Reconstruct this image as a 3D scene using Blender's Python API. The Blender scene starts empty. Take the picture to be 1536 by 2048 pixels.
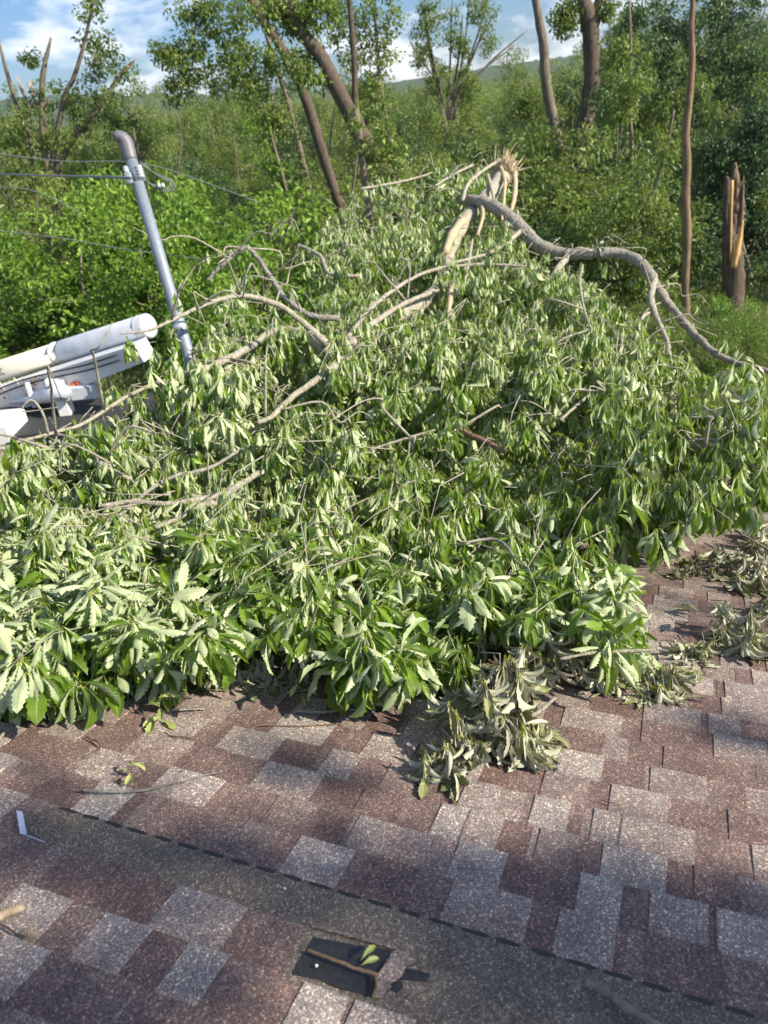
import bpy, math, random
import numpy as np
from mathutils import Vector, Matrix
rng = np.random.default_rng(7); random.seed(7)
scene = bpy.context.scene; col = scene.collection
def nrm(v):
    v = np.asarray(v, float); return v/np.linalg.norm(v, axis=-1, keepdims=True)
# ------------------------------------------------------------------ camera, sky, sun
CAM_H, F = 6.0, 1525.0
R = np.array([[0.99503235, -0.09955215, 0.0], [-0.04789132, -0.47867789, 0.87668347], [-0.08727573, -0.87232841, -0.48106767]])
C0 = np.array([0, 0, CAM_H])
cam = bpy.data.cameras.new('camera'); cob = bpy.data.objects.new('camera', cam); col.objects.link(cob)
cx, cy, cz = R @ [1, 0, 0], R @ [0, -1, 0], R @ [0, 0, -1]
cob.matrix_world = Matrix(((cx[0], cy[0], cz[0], 0), (cx[1], cy[1], cz[1], 0), (cx[2], cy[2], cz[2], CAM_H), (0, 0, 0, 1)))
cam.sensor_fit = 'VERTICAL'; cam.sensor_height = 36; cam.lens = 36*F/2048
cam.clip_start = 0.05; cam.clip_end = 6000
cam.dof.use_dof = True; cam.dof.focus_distance = 3.3; cam.dof.aperture_fstop = 3.4
scene.camera = cob
SUN_EL, SUN_AZ = math.radians(36), math.radians(-24)      # azimuth measured from +X towards +Y
sd = np.array([math.cos(SUN_EL)*math.cos(SUN_AZ), math.cos(SUN_EL)*math.sin(SUN_AZ), math.sin(SUN_EL)])
sun = bpy.data.lights.new('sun', 'SUN'); sun.energy = 5.0; sun.angle = math.radians(0.55); sun.color = (1, 0.90, 0.74)
so = bpy.data.objects.new('sun', sun); col.objects.link(so); so.rotation_euler = Vector(sd).to_track_quat('Z', 'Y').to_euler()
world = bpy.data.worlds.new('World'); scene.world = world; world.use_nodes = True
nt = world.node_tree; nt.nodes.clear()
def N(t, typ, **kw):
    n = t.nodes.new(typ)
    for k, v in kw.items():
        if k in ('operation', 'blend_type', 'data_type', 'noise_dimensions', 'feature', 'sky_type', 'wave_type', 'bands_direction', 'attribute_name', 'distance', 'interpolation_type', 'coloring_index'): setattr(n, k, v)
        else: n.inputs[k].default_value = v
    return n
sky = N(nt, 'ShaderNodeTexSky', sky_type='NISHITA'); sky.sun_disc = False
sky.sun_elevation = SUN_EL; sky.sun_rotation = math.pi/2 - SUN_AZ; sky.air_density = 1.0; sky.dust_density = 0.6; sky.ozone_density = 1.6
tc = N(nt, 'ShaderNodeTexCoord'); mp = N(nt, 'ShaderNodeMapping'); mp.inputs['Scale'].default_value = (1, 1, 2.6); mp.inputs['Location'].default_value = (0.35, 0.1, 0.2)
nt.links.new(tc.outputs['Generated'], mp.inputs['Vector'])
cn = N(nt, 'ShaderNodeTexNoise', Scale=5.5, Detail=9.0, Roughness=0.58, Distortion=0.15)
nt.links.new(mp.outputs[0], cn.inputs['Vector'])
cr = nt.nodes.new('ShaderNodeValToRGB'); cr.color_ramp.elements[0].position = 0.50; cr.color_ramp.elements[1].position = 0.66
nt.links.new(cn.outputs['Fac'], cr.inputs[0])
cm = N(nt, 'ShaderNodeMix', data_type='RGBA'); cm.inputs[7].default_value = (10.5, 10.6, 11.0, 1)
nt.links.new(cr.outputs[0], cm.inputs[0]); 
sb = N(nt, 'ShaderNodeMix', data_type='RGBA', blend_type='MULTIPLY'); sb.inputs[0].default_value = 1; sb.inputs[7].default_value = (0.46, 0.65, 0.95, 1)
nt.links.new(sky.outputs[0], sb.inputs[6]); nt.links.new(sb.outputs[2], cm.inputs[6])
bg = N(nt, 'ShaderNodeBackground', Strength=0.085); nt.links.new(cm.outputs[2], bg.inputs[0])
wo = nt.nodes.new('ShaderNodeOutputWorld'); nt.links.new(bg.outputs[0], wo.inputs[0])
vs = scene.view_settings; vs.view_transform = 'Standard'; vs.look = 'None'; vs.exposure = 0.76; vs.gamma = 1; vs.use_curve_mapping = False

# ------------------------------------------------------------------ helpers
def ray(px, py): return R @ np.array([(px-768)/F, (py-1024)/F, 1.0])
def W(px, py, d): return C0 + ray(px, py)*d                      # point at optical depth d
def WY(px, py, Y):
    r = ray(px, py); return C0 + r*(Y/r[1])
AX = np.array([0.3867437, 0.89032127, -0.24032758]); BX = np.array([0.91720517, -0.3984152, 0.0]); NX = nrm(np.array([0.09575016, 0.2204297, 0.97069184]))
RD = 1.52
R0 = C0 - NX*RD
def RP(s, t, h=0.0): return R0 + AX*s + BX*t + NX*h              # roof point
def roof_px(px, py, h=0.0):
    r = ray(px, py); return C0 + r*(-(RD-h)/(NX @ r))
def roof_st(px, py):
    p = roof_px(px, py) - R0; return p @ AX, p @ BX
def terr(x, y):
    z = np.interp(y, [-50, 26, 45, 80, 150, 420, 700, 1200, 1500, 2500], [0, 0, -2.2, -7, -12, -14, -6, 22, 34, 10])
    return z + 0.15*np.sin(x*0.31+1)*np.cos(y*0.27)
def tag(o, label=None, cat=None, group=None, kind=None):
    if label: o['label'] = label
    if cat: o['category'] = cat
    if group: o['group'] = group
    if kind: o['kind'] = kind
    return o
def empty(name, loc=(0, 0, 0), label=None, cat=None, group=None):
    o = bpy.data.objects.new(name, None); col.objects.link(o); o.location = loc; o.empty_display_size = 0.2
    return tag(o, label, cat, group)
def link_mesh(name, me, parent=None):
    o = bpy.data.objects.new(name, me); col.objects.link(o)
    if parent is not None:
        o.parent = parent; o.location = -Vector(parent.location)   # the mesh is in world coordinates
    return o
def make_mesh(name, V, faces, mats, smooth=True, attrs=None, uv=None, midx=None):
    """faces: (n,4) array or list of lists"""
    me = bpy.data.meshes.new(name); V = np.asarray(V, np.float32)
    if isinstance(faces, np.ndarray):
        k = faces.shape[1]; nf = len(faces); loops = faces.ravel(); starts = np.arange(nf)*k; tot = np.full(nf, k)
    else:
        tot = np.array([len(f) for f in faces]); loops = np.concatenate([np.asarray(f) for f in faces]); starts = np.concatenate([[0], np.cumsum(tot)[:-1]]); nf = len(faces)
    me.vertices.add(len(V)); me.vertices.foreach_set('co', V.ravel())
    me.loops.add(len(loops)); me.loops.foreach_set('vertex_index', loops.astype(np.int32))
    me.polygons.add(nf); me.polygons.foreach_set('loop_start', starts.astype(np.int32))
    me.update(calc_edges=True)
    me.polygons.foreach_set('use_smooth', np.full(nf, smooth))
    for k, a in (attrs or {}).items():
        at = me.attributes.new(k, 'FLOAT', 'POINT'); at.data.foreach_set('value', np.asarray(a, np.float32))
    if uv is not None:
        u = me.uv_layers.new(name='UVMap'); u.data.foreach_set('uv', np.asarray(uv, np.float32)[loops].ravel())
    for m in (mats if isinstance(mats, (list, tuple)) else [mats]): me.materials.append(m)
    if midx is not None: me.polygons.foreach_set('material_index', np.asarray(midx, np.int32))
    me.validate(); me.update()
    return me
def catmull(P, n=6):
    P = np.asarray(P, float)
    if len(P) < 3: 
        t = np.linspace(0, 1, n+1)[:, None]; return P[0]*(1-t)+P[-1]*t
    Q = np.vstack([2*P[0]-P[1], P, 2*P[-1]-P[-2]]); out = []
    for i in range(len(P)-1):
        p0, p1, p2, p3 = Q[i:i+4]
        for t in np.linspace(0, 1, n, endpoint=False):
            out.append(0.5*((2*p1)+(-p0+p2)*t+(2*p0-5*p1+4*p2-p3)*t*t+(-p0+3*p1-3*p2+p3)*t**3))
    out.append(P[-1]); return np.array(out)
class MB:
    def __init__(s): s.V = []; s.F = []; s.n = 0; s.A = []; s.M = []
    def add(s, V, F, a=0.5, m=0):
        V = np.asarray(V, float); s.V.append(V); s.F += [[int(i)+s.n for i in f] for f in F]; s.n += len(V)
        s.A.append(np.full(len(V), a, float) if np.isscalar(a) else np.asarray(a, float)); s.M += [m]*len(F)
    def tube(s, P, Rr, seg=8, rough=0.0, a=0.5, m=0, cap=True):
        P = np.asarray(P, float); n = len(P); Rr = np.broadcast_to(np.asarray(Rr, float), (n,))
        T = nrm(np.gradient(P, axis=0)); ref = np.array([0, 0, 1.]) if abs(T[0][2]) < 0.9 else np.array([1., 0, 0])
        U = nrm(np.cross(T[0], ref)); rings = []
        for i in range(n):
            U = nrm(U - T[i]*(U @ T[i])); Wv = np.cross(T[i], U)
            an = np.linspace(0, 2*np.pi, seg, endpoint=False)
            rr = Rr[i]*(1+rough*rng.normal(size=seg)) if rough else Rr[i]*np.ones(seg)
            rings.append(P[i]+np.outer(np.cos(an)*rr, U)+np.outer(np.sin(an)*rr, Wv))
        V = np.vstack(rings); Fc = []
        for i in range(n-1):
            for j in range(seg):
                k = (j+1) % seg; Fc.append([i*seg+j, i*seg+k, (i+1)*seg+k, (i+1)*seg+j])
        if cap:
            Fc.append(list(range(seg))[::-1]); Fc.append([(n-1)*seg+j for j in range(seg)])
        s.add(V, Fc, a, m); return s
    def box(s, c, ux, uy, uz, a=0.5, m=0, bev=0.0):
        c, ux, uy, uz = [np.asarray(q, float) for q in (c, ux, uy, uz)]   # half vectors
        if bev <= 0:
            V = [c+i*ux+j*uy+k*uz for k in (-1, 1) for j in (-1, 1) for i in (-1, 1)]
            s.add(V, [[0, 2, 3, 1], [4, 5, 7, 6], [0, 1, 5, 4], [2, 6, 7, 3], [0, 4, 6, 2], [1, 3, 7, 5]], a, m); return s
        V = []; lx, ly, lz = [np.linalg.norm(q) for q in (ux, uy, uz)]
        bx, by, bz = bev/lx, bev/ly, bev/lz
        for (k, e) in ((-1, 1-0), (-1+bz, 0), (1-bz, 0), (1, 1)):
            ex, ey = (bx, by) if e else (0, 0)
            for (i, j) in ((-1, -1+by), (-1+bx, -1), (1-bx, -1), (1, -1+by), (1, 1-by), (1-bx, 1), (-1+bx, 1), (-1, 1-by)):
                V.append(c+ux*i*(1-ex)+uy*j*(1-ey)+uz*k)
        Fc = [list(range(8))[::-1], [24+q for q in range(8)]]
        for r in range(3):
            for q in range(8): Fc.append([r*8+q, r*8+(q+1) % 8, (r+1)*8+(q+1) % 8, (r+1)*8+q])
        s.add(V, Fc, a, m); return s
    def mesh(s, name, mats, smooth=True): return make_mesh(name, np.vstack(s.V), s.F, mats, smooth, {'tone': np.concatenate(s.A)}, midx=s.M)
    def build(s, name, mats, parent=None, smooth=True): return link_mesh(name, s.mesh(name, mats, smooth), parent)

# ------------------------------------------------------------------ materials
def newmat(name):
    m = bpy.data.materials.new(name); m.use_nodes = True; t = m.node_tree; t.nodes.clear()
    o = t.nodes.new('ShaderNodeOutputMaterial'); return m, t, o
def ramp(t, stops, src):
    r = t.nodes.new('ShaderNodeValToRGB'); e = r.color_ramp.elements
    while len(e) < len(stops): e.new(0.5)
    for x, (p, c) in zip(e, stops): x.position = p; x.color = (*c, 1)
    t.links.new(src, r.inputs[0]); return r
def simple(name, c, rough=0.6, metal=0.0, noise=0.15, scale=20, bump=0.0, spec=0.5):
    m, t, o = newmat(name); p = N(t, 'ShaderNodeBsdfPrincipled', Roughness=rough, Metallic=metal); p.inputs['Specular IOR Level'].default_value = spec
    g = N(t, 'ShaderNodeTexCoord'); n = N(t, 'ShaderNodeTexNoise', Scale=scale, Detail=6.0); t.links.new(g.outputs['Object'], n.inputs['Vector'])
    c = np.array(c); r = ramp(t, [(0.3, c*(1-noise)), (0.7, np.minimum(c*(1+noise), 1))], n.outputs['Fac']); t.links.new(r.outputs[0], p.inputs['Base Color'])
    if bump:
        b = N(t, 'ShaderNodeBump', Strength=bump, Distance=0.01); t.links.new(n.outputs['Fac'], b.inputs['Height']); t.links.new(b.outputs[0], p.inputs['Normal'])
    t.links.new(p.outputs[0], o.inputs[0]); return m
def leafmat(name, top0, top1, und0, und1, trans, tmix=0.3, rt=0.38, ru=0.6, veins=False, objvar=0.0, spec=0.5):
    m, t, o = newmat(name); L = t.links.new
    a = N(t, 'ShaderNodeAttribute', attribute_name='tone'); g = N(t, 'ShaderNodeNewGeometry')
    fac = a.outputs['Fac']
    if objvar:
        oi = N(t, 'ShaderNodeObjectInfo'); mm = N(t, 'ShaderNodeMath', operation='MULTIPLY_ADD'); mm.inputs[1].default_value = objvar; L(oi.outputs['Random'], mm.inputs[0]); 
        sb_ = N(t, 'ShaderNodeMath', operation='SUBTRACT'); L(a.outputs['Fac'], sb_.inputs[0]); sb_.inputs[1].default_value = objvar*0.5; L(sb_.outputs[0], mm.inputs[2]); fac = mm.outputs[0]
    rt_ = ramp(t, [(0.0, top0), (1.0, top1)], fac); ru_ = ramp(t, [(0.0, und0), (1.0, und1)], fac)
    mx = N(t, 'ShaderNodeMix', data_type='RGBA'); L(g.outputs['Backfacing'], mx.inputs[0]); L(rt_.outputs[0], mx.inputs[6]); L(ru_.outputs[0], mx.inputs[7])
    p = N(t, 'ShaderNodeBsdfPrincipled'); p.inputs['Specular IOR Level'].default_value = spec
    mr = N(t, 'ShaderNodeMix', data_type='FLOAT'); L(g.outputs['Backfacing'], mr.inputs[0]); mr.inputs[2].default_value = rt; mr.inputs[3].default_value = ru; L(mr.outputs[0], p.inputs['Roughness'])
    cout = mx.outputs[2]
    if veins:
        pass
        uv = N(t, 'ShaderNodeUVMap'); sp = N(t, 'ShaderNodeSeparateXYZ'); L(uv.outputs[0], sp.inputs[0])
        ab = N(t, 'ShaderNodeMath', operation='ABSOLUTE'); L(sp.outputs['Y'], ab.inputs[0])
        ma = N(t, 'ShaderNodeMath', operation='MULTIPLY_ADD'); ma.inputs[1].default_value = -0.22; L(ab.outputs[0], ma.inputs[0]); L(sp.outputs['X'], ma.inputs[2])
        ms = N(t, 'ShaderNodeMath', operation='MULTIPLY'); ms.inputs[1].default_value = 72.0; L(ma.outputs[0], ms.inputs[0])
        sn = N(t, 'ShaderNodeMath', operation='SINE'); L(ms.outputs[0], sn.inputs[0])
        pw = N(t, 'ShaderNodeMapRange', interpolation_type='SMOOTHSTEP'); pw.inputs[1].default_value = 0.55; pw.inputs[2].default_value = 1.0; L(sn.outputs[0], pw.inputs[0])
        mid = N(t, 'ShaderNodeMapRange', interpolation_type='SMOOTHSTEP'); mid.inputs[1].default_value = 0.13; mid.inputs[2].default_value = 0.03; L(ab.outputs[0], mid.inputs[0])
        vm = N(t, 'ShaderNodeMath', operation='MAXIMUM'); vs_ = N(t, 'ShaderNodeMath', operation='MULTIPLY'); vs_.inputs[1].default_value = 0.35; L(pw.outputs[0], vs_.inputs[0]); L(vs_.outputs[0], vm.inputs[0]); L(mid.outputs[0], vm.inputs[1])
        vc = N(t, 'ShaderNodeMix', data_type='RGBA'); vf = N(t, 'ShaderNodeMath', operation='MULTIPLY'); vf.inputs[1].default_value = 0.5; L(vm.outputs[0], vf.inputs[0]); L(vf.outputs[0], vc.inputs[0]); L(cout, vc.inputs[6]); vc.inputs[7].default_value = (0.36, 0.42, 0.12, 1); cout = vc.outputs[2]
        pe = N(t, 'ShaderNodeMapRange'); pe.inputs[1].default_value = 0.13; pe.inputs[2].default_value = 0.06; L(sp.outputs['X'], pe.inputs[0]); pc = N(t, 'ShaderNodeMix', data_type='RGBA'); L(pe.outputs[0], pc.inputs[0]); L(cout, pc.inputs[6]); pc.inputs[7].default_value = (0.42, 0.47, 0.06, 1); cout = pc.outputs[2]
        b = N(t, 'ShaderNodeBump', Strength=0.35, Distance=0.004); b.invert = True; L(vm.outputs[0], b.inputs['Height']); L(b.outputs[0], p.inputs['Normal'])
    tc_ = N(t, 'ShaderNodeTexCoord'); nz = N(t, 'ShaderNodeTexNoise', Scale=14.0 if veins else 1.2, Detail=3.0); L(tc_.outputs['Object'], nz.inputs['Vector'])
    hv = N(t, 'ShaderNodeHueSaturation'); mv = N(t, 'ShaderNodeMapRange'); mv.inputs[1].default_value = 0.3; mv.inputs[2].default_value = 0.7; mv.inputs[3].default_value = 0.75; mv.inputs[4].default_value = 1.25; L(nz.outputs['Fac'], mv.inputs[0]); L(mv.outputs[0], hv.inputs['Value']); L(cout, hv.inputs['Color'])
    L(hv.outputs[0], p.inputs['Base Color'])
    tr = N(t, 'ShaderNodeBsdfTranslucent'); tr.inputs[0].default_value = (*trans, 1)
    ms_ = N(t, 'ShaderNodeMixShader'); ms_.inputs[0].default_value = tmix; L(p.outputs[0], ms_.inputs[1]); L(tr.outputs[0], ms_.inputs[2]); L(ms_.outputs[0], o.inputs[0])
    return m
def barkmat(name, c0, c1, c2, sc=14, bump=0.6, stretch=3.0):
    m, t, o = newmat(name); L = t.links.new
    p = N(t, 'ShaderNodeBsdfPrincipled', Roughness=0.85); p.inputs['Specular IOR Level'].default_value = 0.2
    g = N(t, 'ShaderNodeTexCoord'); mp_ = N(t, 'ShaderNodeMapping'); mp_.inputs['Scale'].default_value = (stretch, stretch, 1); L(g.outputs['Object'], mp_.inputs[0])
    n = N(t, 'ShaderNodeTexNoise', Scale=sc, Detail=7.0, Roughness=0.7); L(mp_.outputs[0], n.inputs['Vector'])
    r = ramp(t, [(0.25, c0), (0.5, c1), (0.75, c2)], n.outputs['Fac'])
    L(r.outputs[0], p.inputs['Base Color']); b = N(t, 'ShaderNodeBump', Strength=bump, Distance=0.03); L(n.outputs['Fac'], b.inputs['Height']); L(b.outputs[0], p.inputs['Normal']); L(p.outputs[0], o.inputs[0]); return m
M = {}
M['oak'] = leafmat('oak_leaf', (0.042, 0.095, 0.007), (0.165, 0.285, 0.020), (0.34, 0.42, 0.22), (0.60, 0.67, 0.42), (0.34, 0.52, 0.035), 0.28, 0.33, 0.5, veins=True)
M['wilt'] = leafmat('wilted_leaf', (0.10, 0.12, 0.05), (0.26, 0.26, 0.12), (0.30, 0.30, 0.21), (0.56, 0.56, 0.42), (0.20, 0.20, 0.06), 0.15, 0.6, 0.7, veins=True)
M['fresh'] = leafmat('pale_leaf', (0.30, 0.36, 0.10), (0.45, 0.50, 0.18), (0.38, 0.42, 0.20), (0.5, 0.52, 0.28), (0.3, 0.4, 0.08), 0.2, veins=True)
def bgleaf(name, t0, t1, tm=0.34, tc_=(0.24, 0.36, 0.05), und=1.8):
    t0 = np.array(t0); t1 = np.array(t1); return leafmat(name, t0, t1, np.minimum(t0*und+0.03, 1), np.minimum(t1*und+0.03, 1), tc_, tm, 0.45, 0.6, objvar=0.5)
M['bg_green'] = bgleaf('woodland_leaf', (0.026, 0.055, 0.010), (0.22, 0.285, 0.055))
M['bg_bright'] = bgleaf('vine_leaf', (0.05, 0.11, 0.010), (0.20, 0.32, 0.035), tc_=(0.25, 0.45, 0.04))
M['bg_olive'] = bgleaf('olive_leaf', (0.06, 0.08, 0.02), (0.24, 0.27, 0.08))
M['bg_dark'] = bgleaf('dark_leaf', (0.022, 0.05, 0.015), (0.10, 0.16, 0.04), tc_=(0.08, 0.2, 0.06), tm=0.2)
M['bark'] = barkmat('grey_bark', (0.13, 0.12, 0.10), (0.30, 0.28, 0.235), (0.54, 0.52, 0.45), 9, bump=1.0)
M['bark_pale'] = barkmat('pale_bark', (0.19, 0.17, 0.125), (0.41, 0.38, 0.30), (0.62, 0.59, 0.49), 11, bump=1.0)
M['bark_dark'] = barkmat('dark_bark', (0.045, 0.035, 0.028), (0.11, 0.085, 0.065), (0.22, 0.17, 0.13), 5, stretch=4)
M['bark_bg'] = barkmat('woodland_bark', (0.08, 0.065, 0.05), (0.18, 0.15, 0.115), (0.34, 0.29, 0.22), 3, stretch=4)
M['bark_tan'] = barkmat('tan_bark', (0.10, 0.07, 0.045), (0.21, 0.145, 0.09), (0.36, 0.26, 0.17), 3, stretch=4)
M['wood'] = barkmat('split_wood', (0.34, 0.24, 0.13), (0.50, 0.40, 0.26), (0.66, 0.58, 0.43), 6, stretch=6)
M['steel'] = simple('galvanised_steel', (0.24, 0.28, 0.33), 0.6, 0.3, 0.12, 30)
M['headgrey'] = simple('cast_grey', (0.17, 0.17, 0.185), 0.55, 0.3, 0.15, 40)
M['bright'] = simple('bright_alloy', (0.72, 0.74, 0.74), 0.35, 0.6, 0.1, 30)
M['wire'] = simple('wire', (0.16, 0.17, 0.18), 0.5, 0.0, 0.2, 30)
M['cream'] = simple('cream_fibreglass', (0.80, 0.76, 0.62), 0.35, 0, 0.04, 3)
M['white'] = simple('white_paint', (0.78, 0.79, 0.80), 0.35, 0, 0.05, 4)
M['greywhite'] = simple('worn_white_steel', (0.55, 0.60, 0.66), 0.45, 0.1, 0.2, 3)
M['darkdeck'] = simple('dark_deck', (0.035, 0.036, 0.038), 0.75, 0, 0.3, 12)
M['orange'] = simple('orange_lens', (0.75, 0.13, 0.04), 0.25)
M['ink'] = simple('ink', (0.12, 0.12, 0.11), 0.6)
M['rubber'] = simple('rubber', (0.02, 0.02, 0.02), 0.8, 0, 0.2)
M['glass'] = simple('dark_glass', (0.02, 0.03, 0.035), 0.08)
M['felt'] = simple('black_felt', (0.022, 0.023, 0.027), 0.62, 0, 0.3, 60, 0.3)
M['tar'] = simple('tar_dash', (0.02, 0.021, 0.024), 0.55, 0, 0.3, 60)
M['siding'] = simple('siding', (0.55, 0.52, 0.46), 0.6)
M['clear'] = simple('pale_plastic', (0.62, 0.66, 0.74), 0.3, 0, 0.1)
M['bristle'] = simple('dried_grass', (0.45, 0.33, 0.16), 0.8)
M['raw'] = barkmat('fresh_orange_wood', (0.42, 0.22, 0.08), (0.62, 0.38, 0.15), (0.75, 0.54, 0.28), 6, stretch=6)
def groundmat():
    m, t, o = newmat('lawn_soil'); L = t.links.new
    p = N(t, 'ShaderNodeBsdfPrincipled', Roughness=0.95); g = N(t, 'ShaderNodeTexCoord')
    n = N(t, 'ShaderNodeTexNoise', Scale=0.35, Detail=8.0, Roughness=0.7); L(g.outputs['Object'], n.inputs['Vector'])
    r = ramp(t, [(0.3, (0.035, 0.05, 0.015)), (0.55, (0.07, 0.10, 0.025)), (0.75, (0.13, 0.12, 0.06))], n.outputs['Fac']); L(r.outputs[0], p.inputs['Base Color']); L(p.outputs[0], o.inputs[0]); return m
M['ground'] = groundmat()
def hillmat():
    m, t, o = newmat('wooded_hill'); L = t.links.new
    p = N(t, 'ShaderNodeBsdfPrincipled', Roughness=0.95); g = N(t, 'ShaderNodeTexCoord')
    n = N(t, 'ShaderNodeTexNoise', Scale=0.05, Detail=8.0, Roughness=0.75); L(g.outputs['Object'], n.inputs['Vector'])
    r = ramp(t, [(0.35, (0.020, 0.045, 0.018)), (0.65, (0.06, 0.11, 0.03))], n.outputs['Fac']); L(r.outputs[0], p.inputs['Base Color']); L(p.outputs[0], o.inputs[0]); return m
M['hill'] = hillmat()
def shinglemat():
    m, t, o = newmat('asphalt_granules'); L = t.links.new
    p = N(t, 'ShaderNodeBsdfPrincipled', Roughness=0.78); p.inputs['Specular IOR Level'].default_value = 0.35
    a = N(t, 'ShaderNodeAttribute', attribute_name='tone'); h = N(t, 'ShaderNodeAttribute', attribute_name='strip')
    g = N(t, 'ShaderNodeTexCoord')
    base = ramp(t, [(0.0, (0.142, 0.099, 0.092)), (0.35, (0.188, 0.146, 0.136)), (0.65, (0.245, 0.208, 0.196)), (1.0, (0.312, 0.282, 0.268))], a.outputs['Fac'])
    big = N(t, 'ShaderNodeTexNoise', Scale=9.0, Detail=5.0, Roughness=0.6); L(g.outputs['Object'], big.inputs['Vector'])
    v = N(t, 'ShaderNodeTexVoronoi', Scale=520.0, feature='F1'); L(g.outputs['Object'], v.inputs['Vector'])
    v2 = N(t, 'ShaderNodeTexVoronoi', Scale=190.0, feature='F1'); L(g.outputs['Object'], v2.inputs['Vector'])
    s1 = N(t, 'ShaderNodeSeparateColor'); L(v.outputs['Color'], s1.inputs[0]); s2 = N(t, 'ShaderNodeSeparateColor'); L(v2.outputs['Color'], s2.inputs[0])
    gr = ramp(t, [(0.0, (0.42, 0.42, 0.43)), (0.45, (0.80, 0.80, 0.80)), (0.75, (1.18, 1.18, 1.16)), (0.9, (1.8, 1.75, 1.65)), (1.0, (2.9, 2.75, 2.5))], s1.outputs[0])
    g2 = ramp(t, [(0.0, (0.75, 0.75, 0.75)), (0.8, (1.08, 1.06, 1.04)), (0.93, (1.9, 1.8, 1.6)), (1.0, (2.4, 2.3, 2.1))], s2.outputs[1])
    st = N(t, 'ShaderNodeMix', data_type='RGBA'); L(h.outputs['Fac'], st.inputs[0]); L(base.outputs[0], st.inputs[6]); st.inputs[7].default_value = (0.140, 0.126, 0.106, 1)
    m1 = N(t, 'ShaderNodeMix', data_type='RGBA', blend_type='MULTIPLY'); m1.inputs[0].default_value = 1; L(st.outputs[2], m1.inputs[6]); L(gr.outputs[0], m1.inputs[7])
    m2 = N(t, 'ShaderNodeMix', data_type='RGBA', blend_type='MULTIPLY'); m2.inputs[0].default_value = 1; L(m1.outputs[2], m2.inputs[6]); L(g2.outputs[0], m2.inputs[7])
    br = ramp(t, [(0.3, (0.78, 0.76, 0.78)), (0.7, (1.2, 1.2, 1.16))], big.outputs['Fac'])
    m3 = N(t, 'ShaderNodeMix', data_type='RGBA', blend_type='MULTIPLY'); m3.inputs[0].default_value = 1; L(m2.outputs[2], m3.inputs[6]); L(br.outputs[0], m3.inputs[7])
    L(m3.outputs[2], p.inputs['Base Color'])
    b = N(t, 'ShaderNodeBump', Strength=0.55, Distance=0.0015); L(v.outputs['Distance'], b.inputs['Height']); L(b.outputs[0], p.inputs['Normal']); L(p.outputs[0], o.inputs[0]); return m
M['shingle'] = shinglemat()

# ------------------------------------------------------------------ terrain
def grid_sheet(xs, ys, zf):
    X, Y = np.meshgrid(xs, ys); Z = zf(X, Y); V = np.stack([X, Y, Z], -1).reshape(-1, 3); nx, ny = len(xs), len(ys)
    i = np.arange((ny-1)*(nx-1)); r, c = i//(nx-1), i % (nx-1); a = r*nx+c
    return V, np.stack([a, a+1, a+nx+1, a+nx], 1)
xs = np.concatenate([np.linspace(-1500, -60, 20), np.linspace(-55, 55, 60), np.linspace(60, 1500, 20)]); ys = np.concatenate([np.linspace(-60, 100, 90), np.linspace(110, 500, 30)])
V, Fq = grid_sheet(xs, ys, terr)
tag(link_mesh('ground', make_mesh('ground', V, Fq, M['ground'])), kind='structure')
def hz(X, Y):
    az = X/np.maximum(Y, 1)
    ridge = np.interp(az, [-0.7, -0.42, -0.30, -0.18, -0.05, 0.05, 0.15, 0.25, 0.40, 0.7], [40, 44, 40, 24, 12, 12, 20, 25, 32, 30])
    s = np.clip((Y-480)/900, 0, 1); z = -15+(ridge+15)*(s*s*(3-2*s))
    return z+3.0*np.sin(X*0.045+Y*0.02)*np.sin(Y*0.05+X*0.013)*s*1.4+rng.normal(size=X.shape)*1.5*np.clip((Y-500)/100, 0, 1)
V, Fq = grid_sheet(np.linspace(-1500, 1700, 330), np.linspace(490, 1700, 120), hz)
tag(link_mesh('hills', make_mesh('hills', V, Fq, M['hill'])), kind='structure')

# ------------------------------------------------------------------ house roof: laid shingle by shingle in one sheet
house = empty('house', (0, 2.5, 0), 'house under a mottled brown and grey shingle roof that carries the fallen tree', 'house')
E = 0.145; S1 = 1.512; T0, T1 = -9.0, 5.5; SMIN, SMAX = -0.9, 5.75; SMAX2, TL = 8.6, 0.15
mb = MB(); sa = []
def slab(s0, s1, t0, t1, h0, h1, tone, strip=0.0, fade=0.0):
    V = [RP(s0, t0, h0), RP(s0, t1, h0), RP(s1, t1, h1), RP(s1, t0, h1), RP(s0, t0, h0-0.006), RP(s0, t1, h0-0.006), RP(s1, t1, h1-0.012), RP(s1, t0, h1-0.012)]
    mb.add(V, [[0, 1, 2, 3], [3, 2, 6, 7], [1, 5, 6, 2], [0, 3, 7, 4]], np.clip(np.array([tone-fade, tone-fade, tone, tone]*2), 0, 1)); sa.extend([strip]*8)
kmin, kmax, kmax2 = int((SMIN-S1)/E), int((SMAX-S1)/E), int((SMAX2-S1)/E)
rr = np.random.default_rng(21)
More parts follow.
